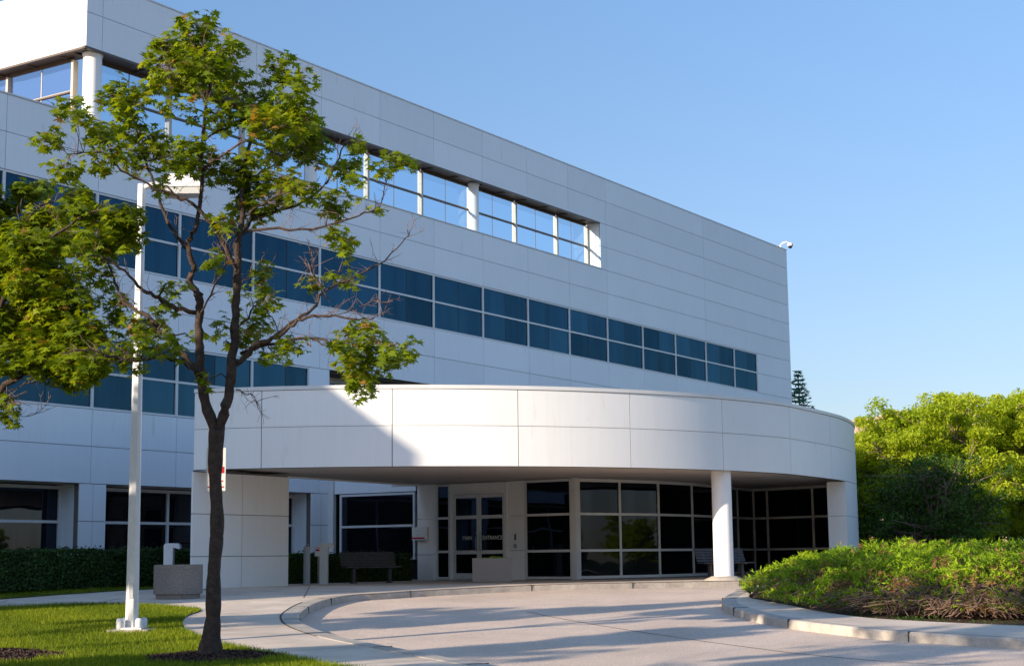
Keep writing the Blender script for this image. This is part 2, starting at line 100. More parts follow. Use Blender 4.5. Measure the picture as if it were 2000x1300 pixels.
def mat_glass(name,base,gloss,fac,transp=0,tcol=(1,1,1),vary=.15,wave=.012):
    m=bpy.data.materials.new(name); m.use_nodes=True; nt=m.node_tree; N=nt.nodes; L=nt.links; N.clear()
    out=N.new('ShaderNodeOutputMaterial'); tc=N.new('ShaderNodeTexCoord')
    mp=N.new('ShaderNodeMapping'); mp.inputs['Scale'].default_value=(1.3,1.3,.25); L.new(tc.outputs['Object'],mp.inputs[0])
    t=N.new('ShaderNodeTexNoise'); t.inputs['Scale'].default_value=1.4; t.inputs['Detail'].default_value=3; L.new(mp.outputs[0],t.inputs['Vector'])
    at=N.new('ShaderNodeAttribute'); at.attribute_name='tint'
    mpb=N.new('ShaderNodeMapping'); mpb.inputs['Scale'].default_value=(6,6,.12); L.new(tc.outputs['Object'],mpb.inputs[0])
    tb_=N.new('ShaderNodeTexNoise'); tb_.inputs['Scale'].default_value=1.5; tb_.inputs['Detail'].default_value=4; L.new(mpb.outputs[0],tb_.inputs['Vector'])
    av=N.new('ShaderNodeMath'); av.operation='MULTIPLY_ADD'; av.inputs[1].default_value=.4; av.inputs[2].default_value=-.2; L.new(tb_.outputs['Fac'],av.inputs[0])
    a2=N.new('ShaderNodeMath'); a2.operation='ADD'; L.new(t.outputs['Fac'],a2.inputs[0]); L.new(av.outputs[0],a2.inputs[1])
    ad=N.new('ShaderNodeMath'); ad.operation='ADD'; L.new(a2.outputs[0],ad.inputs[0]); L.new(at.outputs['Fac'],ad.inputs[1])
    cr=N.new('ShaderNodeMapRange'); cr.inputs[1].default_value=.5; cr.inputs[2].default_value=1.5; cr.inputs[3].default_value=1-vary; cr.inputs[4].default_value=1+vary; L.new(ad.outputs[0],cr.inputs[0])
    def tint(c):
        mx=N.new('ShaderNodeMix'); mx.data_type='RGBA'; mx.blend_type='MULTIPLY'; mx.inputs[0].default_value=1; mx.inputs[6].default_value=(*c,1); L.new(cr.outputs[0],mx.inputs[7]); return mx.outputs[2]
    d=N.new('ShaderNodeBsdfDiffuse'); L.new(tint(base),d.inputs[0])
    g=N.new('ShaderNodeBsdfGlossy'); g.inputs['Roughness'].default_value=.015; L.new(tint(gloss),g.inputs[0])
    if wave:
        nz=N.new('ShaderNodeTexNoise'); nz.inputs['Scale'].default_value=.8; nz.inputs['Detail'].default_value=1; L.new(tc.outputs['Object'],nz.inputs['Vector'])
        bp=N.new('ShaderNodeBump'); bp.inputs['Strength'].default_value=1; bp.inputs['Distance'].default_value=wave; L.new(nz.outputs['Fac'],bp.inputs['Height']); L.new(bp.outputs[0],g.inputs['Normal'])
    inner=d.outputs[0]
    if transp:
        tr=N.new('ShaderNodeBsdfTransparent'); tr.inputs[0].default_value=(*tcol,1)
        ms=N.new('ShaderNodeMixShader'); ms.inputs[0].default_value=transp; L.new(d.outputs[0],ms.inputs[1]); L.new(tr.outputs[0],ms.inputs[2]); inner=ms.outputs[0]
    lw=N.new('ShaderNodeFresnel'); lw.inputs[0].default_value=1.5
    mr=N.new('ShaderNodeMapRange'); mr.inputs[1].default_value=.04; mr.inputs[2].default_value=1; mr.inputs[3].default_value=fac; mr.inputs[4].default_value=1; L.new(lw.outputs[0],mr.inputs[0])
    ms=N.new('ShaderNodeMixShader'); ge=N.new('ShaderNodeNewGeometry'); sb_=N.new('ShaderNodeMath'); sb_.operation='SUBTRACT'; sb_.inputs[0].default_value=1; L.new(ge.outputs['Backfacing'],sb_.inputs[1])
    ml=N.new('ShaderNodeMath'); ml.operation='MULTIPLY'; L.new(mr.outputs[0],ml.inputs[0]); L.new(sb_.outputs[0],ml.inputs[1]); L.new(ml.outputs[0],ms.inputs[0]); L.new(inner,ms.inputs[1]); L.new(g.outputs[0],ms.inputs[2]); L.new(ms.outputs[0],out.inputs[0])
    return m
def mat_leaf(name,stops,trans=.35,tcol=1.3,gloss=.35,rough=.45):
    m=bpy.data.materials.new(name); m.use_nodes=True; nt=m.node_tree; N=nt.nodes; L=nt.links; b=N['Principled BSDF']; out=N['Material Output']
    at=N.new('ShaderNodeAttribute'); at.attribute_name='tint'; cr=N.new('ShaderNodeValToRGB'); e=cr.color_ramp.elements
    while len(e)<len(stops): e.new(.5)
    for q,(p,cc) in zip(e,stops): q.position=p; q.color=(*cc,1)
    L.new(at.outputs['Fac'],cr.inputs[0]); L.new(cr.outputs[0],b.inputs['Base Color'])
    b.inputs['Roughness'].default_value=rough; b.inputs['Specular IOR Level'].default_value=gloss
    t=N.new('ShaderNodeBsdfTranslucent'); mx=N.new('ShaderNodeMix'); mx.data_type='RGBA'; mx.blend_type='MULTIPLY'; mx.inputs[0].default_value=1; mx.inputs[7].default_value=(tcol*1.15,tcol,tcol*.45,1)
    L.new(cr.outputs[0],mx.inputs[6]); L.new(mx.outputs[2],t.inputs[0])
    ms=N.new('ShaderNodeMixShader'); ms.inputs[0].default_value=trans; L.new(b.outputs[0],ms.inputs[1]); L.new(t.outputs[0],ms.inputs[2]); L.new(ms.outputs[0],out.inputs[0])
    return m
M={}
M['panel']=mat_panel('panel_paint',(.87,.865,.845))
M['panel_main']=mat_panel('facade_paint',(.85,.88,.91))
M['joint']=mat('joint_sealant',(.16,.15,.14),.8)
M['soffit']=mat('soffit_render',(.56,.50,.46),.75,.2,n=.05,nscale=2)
M['bronze']=mat('bronze_trim',(.10,.068,.05),.45,.5,n=.15,nscale=5)
M['frame']=mat('white_frame',(.70,.70,.69),.35,.5,n=.04,nscale=3)
M['beige']=mat('beige_mullion',(.50,.45,.38),.4,.5,n=.06,nscale=4)
M['dkframe']=mat('dark_joint',(.012,.014,.016),.5)
M['glass_b']=mat_glass('tinted_band_glass',(.004,.018,.036),(.028,.078,.122),.60,vary=.3)
M['glass_4']=mat_glass('clear_screen_glass',(.03,.05,.08),(.62,.80,.95),.07,transp=1.,tcol=(.82,.91,.985),vary=.08,wave=.02)
M['glass_5']=mat_glass('clear_end_glass',(.03,.05,.08),(.80,.84,1.0),.15,transp=1.,tcol=(.88,.90,.97),vary=.08,wave=.02)
M['glass_g']=mat_glass('dark_ground_glass',(.004,.005,.007),(.38,.46,.62),.08,vary=.35,wave=.006)
M['roof']=mat('roof_membrane',(.30,.29,.28),.9,n=.1,nscale=2)
M['interior']=mat('interior_floor',(.45,.42,.38),.8)
M['concrete']=mat('pavement_concrete',(.63,.525,.425),.85,.2,n=.16,nscale=1.3,bump=.25,bscale=120,n2=(.25,.12))
M['kerb']=mat('kerb_concrete',(.44,.39,.335),.85,.2,n=.22,nscale=3.5,bump=.4,bscale=70,n2=(40,.12))
M['road']=mat('road_asphalt',(.64,.51,.415),.9,.15,n=.13,nscale=.55,bump=.6,bscale=130,n2=(45,.30),detail=9)
M['crack']=mat('tar_joint',(.05,.045,.04),.8)
M['agg']=mat('exposed_aggregate',(.27,.235,.21),.9,.2,n=.55,nscale=55,bump=.9,bscale=60,n2=(2,.1))
M['agg2']=mat('pink_aggregate',(.40,.36,.34),.9,.2,n=.4,nscale=50,bump=.8,bscale=60)
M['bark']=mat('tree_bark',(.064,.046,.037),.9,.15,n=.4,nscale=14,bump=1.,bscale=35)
M['bark_twig']=mat('twig_bark',(.20,.135,.11),.85,.2,n=.3,nscale=10)  # lighter reddish bark for twigs and thin branches
M['mulch']=mat('bark_mulch',(.085,.055,.045),.95,.1,n=.6,nscale=40,bump=1.,bscale=60)
M['soil']=mat('lawn_soil',(.05,.06,.022),.95,.1,n=.4,nscale=12)
M['polew']=mat('pole_paint',(.72,.72,.72),.38,.5,n=.05,nscale=6)
M['metal']=mat('brushed_metal',(.5,.5,.5),.3,.5,metal=1)
M['bench']=mat('bench_slats',(.07,.07,.075),.5,.4,n=.2,nscale=10)
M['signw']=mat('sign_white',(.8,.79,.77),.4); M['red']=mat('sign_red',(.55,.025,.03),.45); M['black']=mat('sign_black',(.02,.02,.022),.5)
M['lens']=mat('lamp_lens',(.5,.5,.48),.3); M['greyp']=mat('bollard_grey',(.48,.5,.52),.45,n=.05,nscale=5)
M['brick']=mat('beige_brick',(.50,.36,.25),.85,n=.12,nscale=3); M['teal']=mat_glass('teal_glass',(.05,.16,.17),(.5,.8,.8),.3)
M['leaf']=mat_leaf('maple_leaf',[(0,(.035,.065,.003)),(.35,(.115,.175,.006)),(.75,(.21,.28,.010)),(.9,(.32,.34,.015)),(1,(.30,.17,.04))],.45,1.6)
M['locust']=mat_leaf('locust_leaf',[(0,(.17,.24,.010)),(.5,(.34,.44,.02)),(1,(.50,.54,.05))],.5,1.5,.2,.6)
M['darkleaf']=mat_leaf('bush_leaf',[(0,(.02,.055,.008)),(.6,(.055,.12,.015)),(1,(.10,.18,.025))],.25,1.2,.2,.6)
M['juniper']=mat_leaf('juniper_needles',[(0,(.06,.12,.006)),(.45,(.22,.36,.01)),(.88,(.38,.50,.02)),(.93,(.26,.15,.07)),(1,(.24,.11,.06))],.25,1.2,.2,.6)
M['hedge']=mat_leaf('hedge_leaf',[(0,(.012,.03,.007)),(.6,(.035,.08,.012)),(1,(.08,.15,.02))],.2,1.2,.25,.5)
M['spruce']=mat_leaf('spruce_needles',[(0,(.07,.18,.12)),(1,(.17,.36,.27))],.2,1,.2,.6)
M['grass']=mat_leaf('grass_blade',[(0,(.08,.13,.005)),(.6,(.17,.24,.008)),(1,(.30,.33,.02))],.4,1.4,.2,.6)
M['stem']=mat('juniper_stem',(.20,.135,.10),.9,.1,n=.35,nscale=9)
# ------------------------------------------------------------- helpers
def link(o,parent=None):
    COL.objects.link(o)
    if parent: o.parent=parent
    return o
ROOT={}
def tag(o,label=None,cat=None,group=None,kind=None):
    if label: o['label']=label
    if cat: o['category']=cat
    if group: o['group']=group
    if kind: o['kind']=kind
    return o
def thing(name,label,cat,loc,group=None):
    o=bpy.data.objects.new(name,None); o.location=loc; o.empty_display_size=.2; link(o); ROOT[o]=Vector(loc)
    return tag(o,label,cat,group)
class MB:
    def __init__(s): s.v=[];s.f=[];s.mi=[];s.t=[]
    def poly(s,pts,tint=.5,mi=0):
        n=len(s.v); s.v+= [tuple(p) for p in pts]; s.t+=[tint]*len(pts); s.f.append(tuple(range(n,n+len(pts)))); s.mi.append(mi)
    def hexa(s,c,tint=None,mi=0):   # c = 4 bottom corners then 4 top corners
        if tint is None: tint=random.random()
        n=len(s.v); s.v+=[tuple(p) for p in c]; s.t+=[tint]*8
        for f in ((3,2,1,0),(4,5,6,7),(0,1,5,4),(1,2,6,5),(2,3,7,6),(3,0,4,7)): s.f.append(tuple(n+i for i in f)); s.mi.append(mi)
    def box(s,fr,a0,a1,b0,b1,z0,z1,tint=None,mi=0):
        s.hexa([fr(a0,b0,z0),fr(a1,b0,z0),fr(a1,b1,z0),fr(a0,b1,z0),fr(a0,b0,z1),fr(a1,b0,z1),fr(a1,b1,z1),fr(a0,b1,z1)],tint,mi)
    def prism(s,pts,z0,z1,tint=.5,mi=0):
        n=len(s.v);k=len(pts); s.v+=[(x,y,z0) for x,y in pts]+[(x,y,z1) for x,y in pts]; s.t+=[tint]*2*k
        s.f.append(tuple(range(n+k-1,n-1,-1))); s.f.append(tuple(range(n+k,n+2*k))); s.mi+=[mi,mi]
        for i in range(k): j=(i+1)%k; s.f.append((n+i,n+j,n+k+j,n+k+i)); s.mi.append(mi)
    def lathe(s,c,prof,seg=32,tint=.5,mi=0,axis='z'):
        n=len(s.v);k=len(prof)
        for i in range(seg):
            a=2*math.pi*i/seg
            for r,z in prof:
                s.v.append((c[0]+r*math.cos(a),c[1]+r*math.sin(a),c[2]+z)); s.t.append(tint)
        for i in range(seg):
            j=(i+1)%seg
            for q in range(k-1): s.f.append((n+i*k+q,n+j*k+q,n+j*k+q+1,n+i*k+q+1)); s.mi.append(mi)
    def tube(s,pts,rad,seg=8,tint=.5,mi=0,cap=True):
        pts=[Vector(p) for p in pts]; n=len(s.v); K=len(pts); up=Vector((.3,.2,1)).normalized()
        for i,p in enumerate(pts):
            d=(pts[min(i+1,K-1)]-pts[max(i-1,0)]); d=d.normalized() if d.length>1e-9 else Vector((0,0,1))
            a=d.cross(up) if abs(d.dot(up))<.95 else d.cross(Vector((1,0,0)))
            a.normalize(); b=d.cross(a); r=rad[i] if isinstance(rad,(list,tuple)) else rad
            for k in range(seg):
                w=2*math.pi*k/seg; q=p+a*(r*math.cos(w))+b*(r*math.sin(w)); s.v.append(tuple(q)); s.t.append(tint)
        for i in range(K-1):
            for k in range(seg):
                l=(k+1)%seg; s.f.append((n+i*seg+k,n+i*seg+l,n+(i+1)*seg+l,n+(i+1)*seg+k)); s.mi.append(mi)
        if cap:
            s.f.append(tuple(n+k for k in range(seg-1,-1,-1))); s.f.append(tuple(n+(K-1)*seg+k for k in range(seg))); s.mi+=[mi,mi]
    def build(s,name,mats,parent=None,smooth=False,root=None,angle=None):
        if not isinstance(mats,(list,tuple)): mats=[mats]
        o0=Vector((0,0,0)); p=parent
        if p is not None:
            while p.parent: p=p.parent
            o0=ROOT.get(p,Vector(p.location))
        elif root is not None: o0=Vector(root)
        v=np.array(s.v,float)-np.array(o0)
        me=bpy.data.meshes.new(name); me.from_pydata(v.tolist(),[],s.f)
        for m in mats: me.materials.append(m)
        if any(s.mi): me.polygons.foreach_set('material_index',s.mi)
        at=me.attributes.new('tint','FLOAT','POINT'); at.data.foreach_set('value',np.array(s.t,dtype=np.float32))
        if smooth: me.polygons.foreach_set('use_smooth',[True]*len(me.polygons))
        me.update()
        bm=bmesh.new(); bm.from_mesh(me); bmesh.ops.recalc_face_normals(bm,faces=bm.faces); bm.to_mesh(me); bm.free()
        if smooth and angle: me.set_sharp_from_angle(angle=R(angle))
        o=bpy.data.objects.new(name,me); link(o,parent)
        if parent is None: o.location=o0; ROOT[o]=o0
        return o
def leafmesh(name,matl,P,NRM,UPV,size,tint,tmpl,parent=None,root=None,fold=0.):
    """many copies of one small leaf outline: P centres, NRM normals, UPV in-plane directions"""
    P=np.asarray(P,float); n=len(P); T=np.asarray(tmpl,float); k=len(T)
    NRM=NRM/np.linalg.norm(NRM,axis=1,keepdims=True)
    U_=UPV-(UPV*NRM).sum(1,keepdims=True)*NRM; U_/=np.linalg.norm(U_,axis=1,keepdims=True)+1e-9
    V_=np.cross(NRM,U_)
    V=P[:,None,:]+size[:,None,None]*(T[None,:,0,None]*V_[:,None,:]+T[None,:,1,None]*U_[:,None,:]-fold*np.abs(T[None,:,0,None])*NRM[:,None,:])
    o0=Vector((0,0,0))
    if parent is not None:
        p=parent
        while p.parent: p=p.parent
        o0=ROOT.get(p,Vector(p.location))
    elif root is not None: o0=Vector(root)
    V=(V.reshape(-1,3)-np.array(o0)).astype(np.float32)
    me=bpy.data.meshes.new(name); me.vertices.add(n*k); me.vertices.foreach_set('co',V.ravel())
    me.loops.add(n*k); me.loops.foreach_set('vertex_index',np.arange(n*k,dtype=np.int32))
    me.polygons.add(n); me.polygons.foreach_set('loop_start',np.arange(0,n*k,k,dtype=np.int32)); me.polygons.foreach_set('loop_total',np.full(n,k,dtype=np.int32))
    me.materials.append(matl); me.update(calc_edges=True); me.validate()
    at=me.attributes.new('tint','FLOAT','POINT'); at.data.foreach_set('value',np.repeat(tint,k).astype(np.float32))
    o=bpy.data.objects.new(name,me); link(o,parent)
    if parent is None: o.location=o0; ROOT[o]=o0
    return o
MAPLE=[(0,-.5),(.07,-.25),(.40,-.36),(.20,-.06),(.46,.02),(.60,.26),(.20,.14),(.26,.38),(.06,.30),(0,.68),(-.06,.30),(-.26,.38),(-.20,.14),(-.60,.26),(-.46,.02),(-.20,-.06),(-.40,-.36),(-.07,-.25)]
OVAL=[(0,-.5),(.28,-.15),(.22,.25),(0,.5),(-.22,.25),(-.28,-.15)]
BLADE=[(-.5,0),(.5,0),(.1,1),(-.1,1)]
TRI=[(-.5,0),(.5,0),(0,1)]
# ------------------------------------------------------------- frames of the building
UU=Vector((.5455,.8381,0)).normalized(); NN=Vector((UU.y,-UU.x,0)); CR=Vector((14.858,82.69,0))
def fa(s,d,z): p=CR+UU*s+NN*d; return (p.x,p.y,z)        # main facade: along, outward, height
CC=CR+UU*(-48.8)
def lf(s,d,z): p=CC-NN*s-UU*d; return (p.x,p.y,z)        # end facade: along (away), outward, height
W0=Vector((-2.42,47.6,0)); DW=Vector((.8385,-.5449,0)).normalized(); NW=Vector((-UU.x,-UU.y,0)); NW=Vector((DW.y,-DW.x,0))
def wa(t,d,z): p=W0+DW*t+NW*d; return (p.x,p.y,z)        # door wall
R0=Vector((-5.98,50.67,0))
def ra(t,d,z): p=R0+DW*t+NW*d; return (p.x,p.y,z)        # return wall
K=1.008
def zk(k): return 2.75+K*k
GRID=[-.65-3.17*i for i in range(0,26)]                  # joints: -0.65, -3.82 ... runs to -79.9
def grid(a,b): return [a]+sorted([g for g in [-.65-3.17*i+0.0 for i in range(-1,27)] if a+.4<g<b-.4])+[b]
# real grid passes through s=-7.0-3.17k
def grid(a,b,off=-7.0,step=3.17): 
    g=[off+step*i for i in range(-30,4)]; return [a]+[x for x in g if a+.35<x<b-.35]+[b]
GAP=.017
def panels(mb,jb,fr,ss,zs,d=0.,th=.045,back=.22):
    for a,b in zip(ss,ss[1:]):
        for z0,z1 in zip(zs,zs[1:]): mb.box(fr,a+GAP/2,b-GAP/2,d-th,d,z0+GAP/2,z1-GAP/2)
    jb.box(fr,ss[0]+.004,ss[-1]-.004,d-back,d-th+.012,zs[0]+.004,zs[-1]-.004)
# ------------------------------------------------------------- ground sheets
def sheet(name,pts,zoff,m,label=None,step=1.0,skirt=0,smooth=False):
    from mathutils.geometry import tessellate_polygon
    bm=bmesh.new(); vs=[bm.verts.new((x,y,0)) for x,y in pts]
    for tri in tessellate_polygon([[Vector((x,y,0)) for x,y in pts]]):
        try: bm.faces.new([vs[i] for i in tri])
        except ValueError: pass
    ys=[y for x,y in pts]; y0,y1=min(ys),min(max(ys),44)
    for b in [g[0] for g in GP]+list(np.arange(max(math.ceil(y0),-20),y1,step)):
        if min(ys)<b<max(ys): bmesh.ops.bisect_plane(bm,geom=bm.verts[:]+bm.edges[:]+bm.faces[:],plane_co=(0,b,0),plane_no=(0,1,0))
    for v in bm.verts: v.co.z=G(v.co.y)+zoff
    if skirt:
        be=[e for e in bm.edges if e.is_boundary]
        r=bmesh.ops.extrude_edge_only(bm,edges=be)
        for v in r['geom']:
            if isinstance(v,bmesh.types.BMVert): v.co.z-=skirt
    bmesh.ops.recalc_face_normals(bm,faces=bm.faces)
    me=bpy.data.meshes.new(name); bm.to_mesh(me); bm.free(); me.materials.append(m)
    o=bpy.data.objects.new(name,me); link(o); o['kind']='structure'
    if label: o['label']=label
    return o
sheet('ground',[(-400,-60),(400,-60),(400,900),(-400,900)],-.28,M['soil'],step=200)
sheet('road',[(-3,-30),(60,-30),(60,44.5),(-6,44.5),(-6,20)],-.15,M['road'])
def smooth_poly(pts,n=4,closed=False):
    out=[];P=[Vector((*p,0)) for p in pts];k=len(P)
    for i in range(k-1):
        p0=P[max(i-1,0)];p1=P[i];p2=P[i+1];p3=P[min(i+2,k-1)]
        for j in range(n):
            t=j/n; q=.5*((2*p1)+(-p0+p2)*t+(2*p0-5*p1+4*p2-p3)*t*t+(-p0+3*p1-3*p2+p3)*t**3); out.append((q.x,q.y))
    out.append(tuple(pts[-1])); return out
KL=smooth_poly([(1.6,15.5),(.6,17.6)]+KERB_L); LW=smooth_poly(LAWN); IS=smooth_poly(ISL)
# kerb drops to road level at the lower end
pav=[(x,y) for x,y in KL if y>17]
sheet('pavement',[(-40,33.2)]+[(-12,32.05-.1)]+[(x,y) for x,y in LW if x>-11.5]+[(-1.0,17.5),(.5,17.6)]+[(x-.02,y) for x,y in KL if 17.6<y]+[(14,49),(14,66),(-8,66),(-40,60)],0,M['concrete'])
lawn=[(-40,-20),(-.5,-20),(-.6,16)]+[p for p in reversed(LW)]+[(-40,33.0)]
sheet('lawn',lawn,.012,M['soil'])
strip=[(-40,33.8),(-12.3,34.28)]+STRIP[1:]+[(-7.6,39.0),(-8.2,41),(-12,42),(-40,20+22)]
sheet('planting_bed',strip,.010,M['soil'])
def kerbstrip(name,path,w,inward,h=.15,label=None,flat=None):
    mb=MB(); P=[Vector((x,y,0)) for x,y in path]
    prof=[(0.,-h-.02),(0.012,-.03),(.035,-.004),(.05,.004),(w,.004),(w,-.05)]
    rows=[]
    for i,p in enumerate(P):
        d=(P[min(i+1,len(P)-1)]-P[max(i-1,0)]).normalized(); n=Vector((-d.y,d.x,0))*inward
        hh=1. if not flat else max(.12,min(1,(p.y-flat[0])/(flat[1]-flat[0])))
        rows.append([(p+n*a).to_tuple()[:2]+(G(p.y)+(z if z>-.06 and hh==1 else (z*hh if z>0 else z*1.0)) - (1-hh)*(.15 if z>-.05 else 0),) for a,z in prof])
    for i in range(len(rows)-1):
        for j in range(len(prof)-1): mb.poly([rows[i][j],rows[i+1][j],rows[i+1][j+1],rows[i][j+1]])
    o=mb.build(name,M['kerb']); o['kind']='structure'
    if label: o['label']=label
    # joints every 3 m
    L=0; nxt=1.2; jm=MB()
    for a,b in zip(P,P[1:]):
        L+=(b-a).length
        if L>nxt and (not flat or b.y>flat[1]):
            d=(b-a).normalized(); n=Vector((-d.y,d.x,0))*inward; z=G(b.y)
            q=[b+n*(-.006),b+n*(w-.02)]
            jm.hexa([(*(q[0]-d*.007).xy,z-.15),(*(q[0]+d*.007).xy,z-.15),(*(q[1]+d*.007).xy,z-.15),(*(q[1]-d*.007).xy,z-.15),(*(q[0]-d*.007).xy,z+.009),(*(q[0]+d*.007).xy,z+.009),(*(q[1]+d*.007).xy,z+.009),(*(q[1]-d*.007).xy,z+.009)]); nxt+=3.0
    if jm.v: k=jm.build(name+'_joint',M['crack'],o)
    return o
kerbstrip('kerb',KL[6:],.32,1,label='curved concrete kerb along the pavement and entrance')
kerbstrip('island_kerb',IS,.30,1,label='concrete kerb round the juniper island')
# darker sealed joint behind the left kerb + slab joints
jb=MB()
def groove(path,w,dz=.0045):
    P=[Vector((x,y,0)) for x,y in path]
    for a,b in zip(P,P[1:]):
        k=max(1,int((b-a).length/1.0)); d=(b-a).normalized(); n=Vector((-d.y,d.x,0))*w/2
        for i in range(k):
            p=a+(b-a)*i/k; q=a+(b-a)*(i+1)/k
            jb.poly([(*(p-n).xy,G(p.y)+dz),(*(q-n).xy,G(q.y)+dz),(*(q+n).xy,G(q.y)+dz),(*(p+n).xy,G(p.y)+dz)])
off=[]
for i,(x,y) in enumerate(KL):
    if 24.5<y<33 and x<0:
        d=(Vector(KL[i+1])-Vector(KL[i-1])).normalized(); n=Vector((-d.y,d.x)); off.append((x+n.x*.34,y+n.y*.34))
groove(off,.035,.007)
for a,b in [((-5.2,25.6),(-3.75,27.0)),((-3.3,21.9),(-1.7,23.2)),((-6.0,29.4),(-4.45,30.6)),((-6.2,33.9),(-3.9,34.6)),((-14,33.6),(-6.3,33.2)),((-7.6,36.9),(-3.2,36.2)),((-4.6,34.4),(-5.0,38.5)),((-2.2,19.7),(-.9,20.6)),((-8.8,33),(-8.7,34.9)),((-10.9,32.4),(-11.1,34.6))]: groove([a,b],.018)
o=jb.build('pavement_joint',M['crack']); o['kind']='structure'
jb=MB()
for path in ([(7.5,19.2),(4.4,21.9),(1.8,27.2),(.2,31.5)],[(2.0,15.5),(2.2,18.2),(1.6,20.6)]):
    P=smooth_poly(path,6); P=[(x+random.uniform(-.03,.03),y) for x,y in P]
    groove(P,.03,-.1455)
o=jb.build('road_crack',M['crack']); o['kind']='structure'
sheet('island_soil',[(x+.28,y) for x,y in IS if y<34.5]+[(16,16),(30,20),(30,40),(9,38.5)]+[(5.9,36.3)],-.03,M['mulch'])
apr=[(x+.25,y+.03) for x,y in IS]+[(7.9,18.9)]+[(8.6,22.2)]+list(reversed(smooth_poly(ISL_IN)))
sheet('island_apron',[(x+.27,y) for x,y in IS]+list(reversed(smooth_poly(ISL_IN))),.002,M['concrete'])
sheet('back_lawn',[(9.5,42.5),(80,38),(120,170),(20,170),(12,62)],.02,M['soil'])
# ------------------------------------------------------------- grass
def in_poly(x,y,poly):
    c=np.zeros(len(x),bool); n=len(poly); j=n-1
    for i in range(n):
        xi,yi=poly[i];xj,yj=poly[j]
        t=((yi>y)!=(yj>y))&(x<(xj-xi)*(y-yi)/(yj-yi+1e-12)+xi); c^=t; j=i
    return c
def gz(y): return np.interp(y,[g[0] for g in GP],[g[1] for g in GP])
def grass(name,poly,n,bx,by,h,label,dens=None):
    x=RNG.uniform(*bx,n); y=RNG.uniform(*by,n); k=in_poly(x,y,poly)
    for (cx,cy,r) in ((TREE1[0],TREE1[1],.85),(TREE2[0]+.3,TREE2[1]-.1,1.05),(POLE[0],POLE[1],.3)): k&=((x-cx)**2+(y-cy)**2)>(r+.12*np.sin(7*np.arctan2(y-cy,x-cx)))**2
    x=x[k];y=y[k];n=len(x)
    P=np.stack([x,y,gz(y)+.005],1); a=RNG.uniform(0,2*np.pi,n)
    N_=np.stack([np.cos(a),np.sin(a),RNG.normal(0,.25,n)],1); U_=np.stack([RNG.normal(0,.35,n),RNG.normal(0,.35,n),np.ones(n)],1)
    sz=h*RNG.uniform(.6,1.35,n); tm=np.array(BLADE)*[.14,1]
    o=leafmesh(name,M['grass'],P,N_,U_,sz,np.clip(RNG.normal(.5,.25,n)+.15*np.sin(x*2.1+y*1.3),0,1),tm)
    tag(o,label,'grass',kind='stuff')
grass('grass',lawn,330000,(-13.5,-1.2),(16.5,33.2),.062,'short green lawn grass around the maple and lamp post')
grass('grass',strip,30000,(-13.5,-7),(34,38.8),.05,'thin strip of grass along the foot of the left hedge')
# ------------------------------------------------------------- MAIN BUILDING
B=thing('office_building','long white panelled office building with ribbon windows and curved entrance canopy','building',fa(-25,-10,0))
wall=MB(); jnt=MB()
SL=-79.8
panels(wall,jnt,fa,grid(SL,-.0),[zk(0),zk(1),zk(2)])                       # below second floor windows
panels(wall,jnt,fa,[-39.22,-38.2],[zk(2),zk(3),zk(4)])
panels(wall,jnt,fa,grid(-22.8,0),[zk(2),zk(3),zk(4)])
panels(wall,jnt,fa,grid(SL,0),[zk(4),zk(5),zk(6)])
panels(wall,jnt,fa,[-4.30,0],[zk(6),zk(7),zk(8)])
panels(wall,jnt,fa,grid(SL,-20.2)[:-1]+[-19.68],[zk(8),zk(9),zk(10)])
panels(wall,jnt,fa,[-19.68,-10.17,0],[zk(8),zk(9),zk(10)])
panels(wall,jnt,fa,[-20.2,-19.68],[zk(10),zk(11),zk(12)]); panels(wall,jnt,fa,[-19.68,-10.17,0],[zk(10),zk(11),zk(12)])
panels(wall,jnt,fa,[-48.8]+grid(-48.8,-19.68)[1:-1]+[-19.68],[zk(12),zk(13),zk(14)]); panels(wall,jnt,fa,[-19.68,-10.17,0],[zk(12),zk(13),zk(14)])
for g in grid(-45,-19.68)[1:-1]: pass
# ground floor piers
for pc in (-76.64,-67.13,-57.62,-48.11,-38.6):
    panels(wall,jnt,fa,[pc-.48,pc,pc+.47],[0,zk(-2)-0.0,zk(-1),zk(0)][0:1]+[zk(-1),zk(0)],back=.2)
    wall.box(fa,pc-.47,pc+.46,-.9,-.205,0,zk(0)-.02)
# end facade (away from the main one), lit by the sun
panels(wall,jnt,lf,[.02,.68,3.67,6.84,10.0,13.2,16.4,19.5,22.7,25.9,29,32.2],[zk(12),zk(13),zk(14)])
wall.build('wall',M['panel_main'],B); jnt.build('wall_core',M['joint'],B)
# slabs, roofs, core (dark behind the glass of the lower storeys)
rf=MB()
def quadfa(s0,s1,v0,v1,z0,z1,mb,t=.5): mb.box(fa,s0,s1,-v1,-v0,z0,z1,t)
quadfa(SL,-48.85,.24,32,12.3,12.5,rf)
quadfa(-48.0,-.3,.75,32,12.62,12.80,rf)
rf.build('roof',M['roof'],B)
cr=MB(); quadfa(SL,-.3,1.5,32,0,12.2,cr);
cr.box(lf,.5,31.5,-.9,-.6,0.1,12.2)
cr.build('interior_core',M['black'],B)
ew=MB()
panels(ew,MB(),lambda a,b,z: fa(b,-a,z),[0,8,16,24,32],[0.01]+[zk(k) for k in range(0,15,2)],d=-.03,th=.2)
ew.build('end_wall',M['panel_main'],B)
# copings
cpg=MB(); cpg.box(fa,-48.83,.03,-.25,.02,16.862,16.90); cpg.box(lf,.28,32,-.25,.02,16.862,16.90); cpg.box(fa,SL,-48.9,-.25,.025,12.832,12.87); cpg.box(fa,-48.9,-20.2,-.2,.025,12.832,12.865)
cpg.build('coping',M['frame'],B)
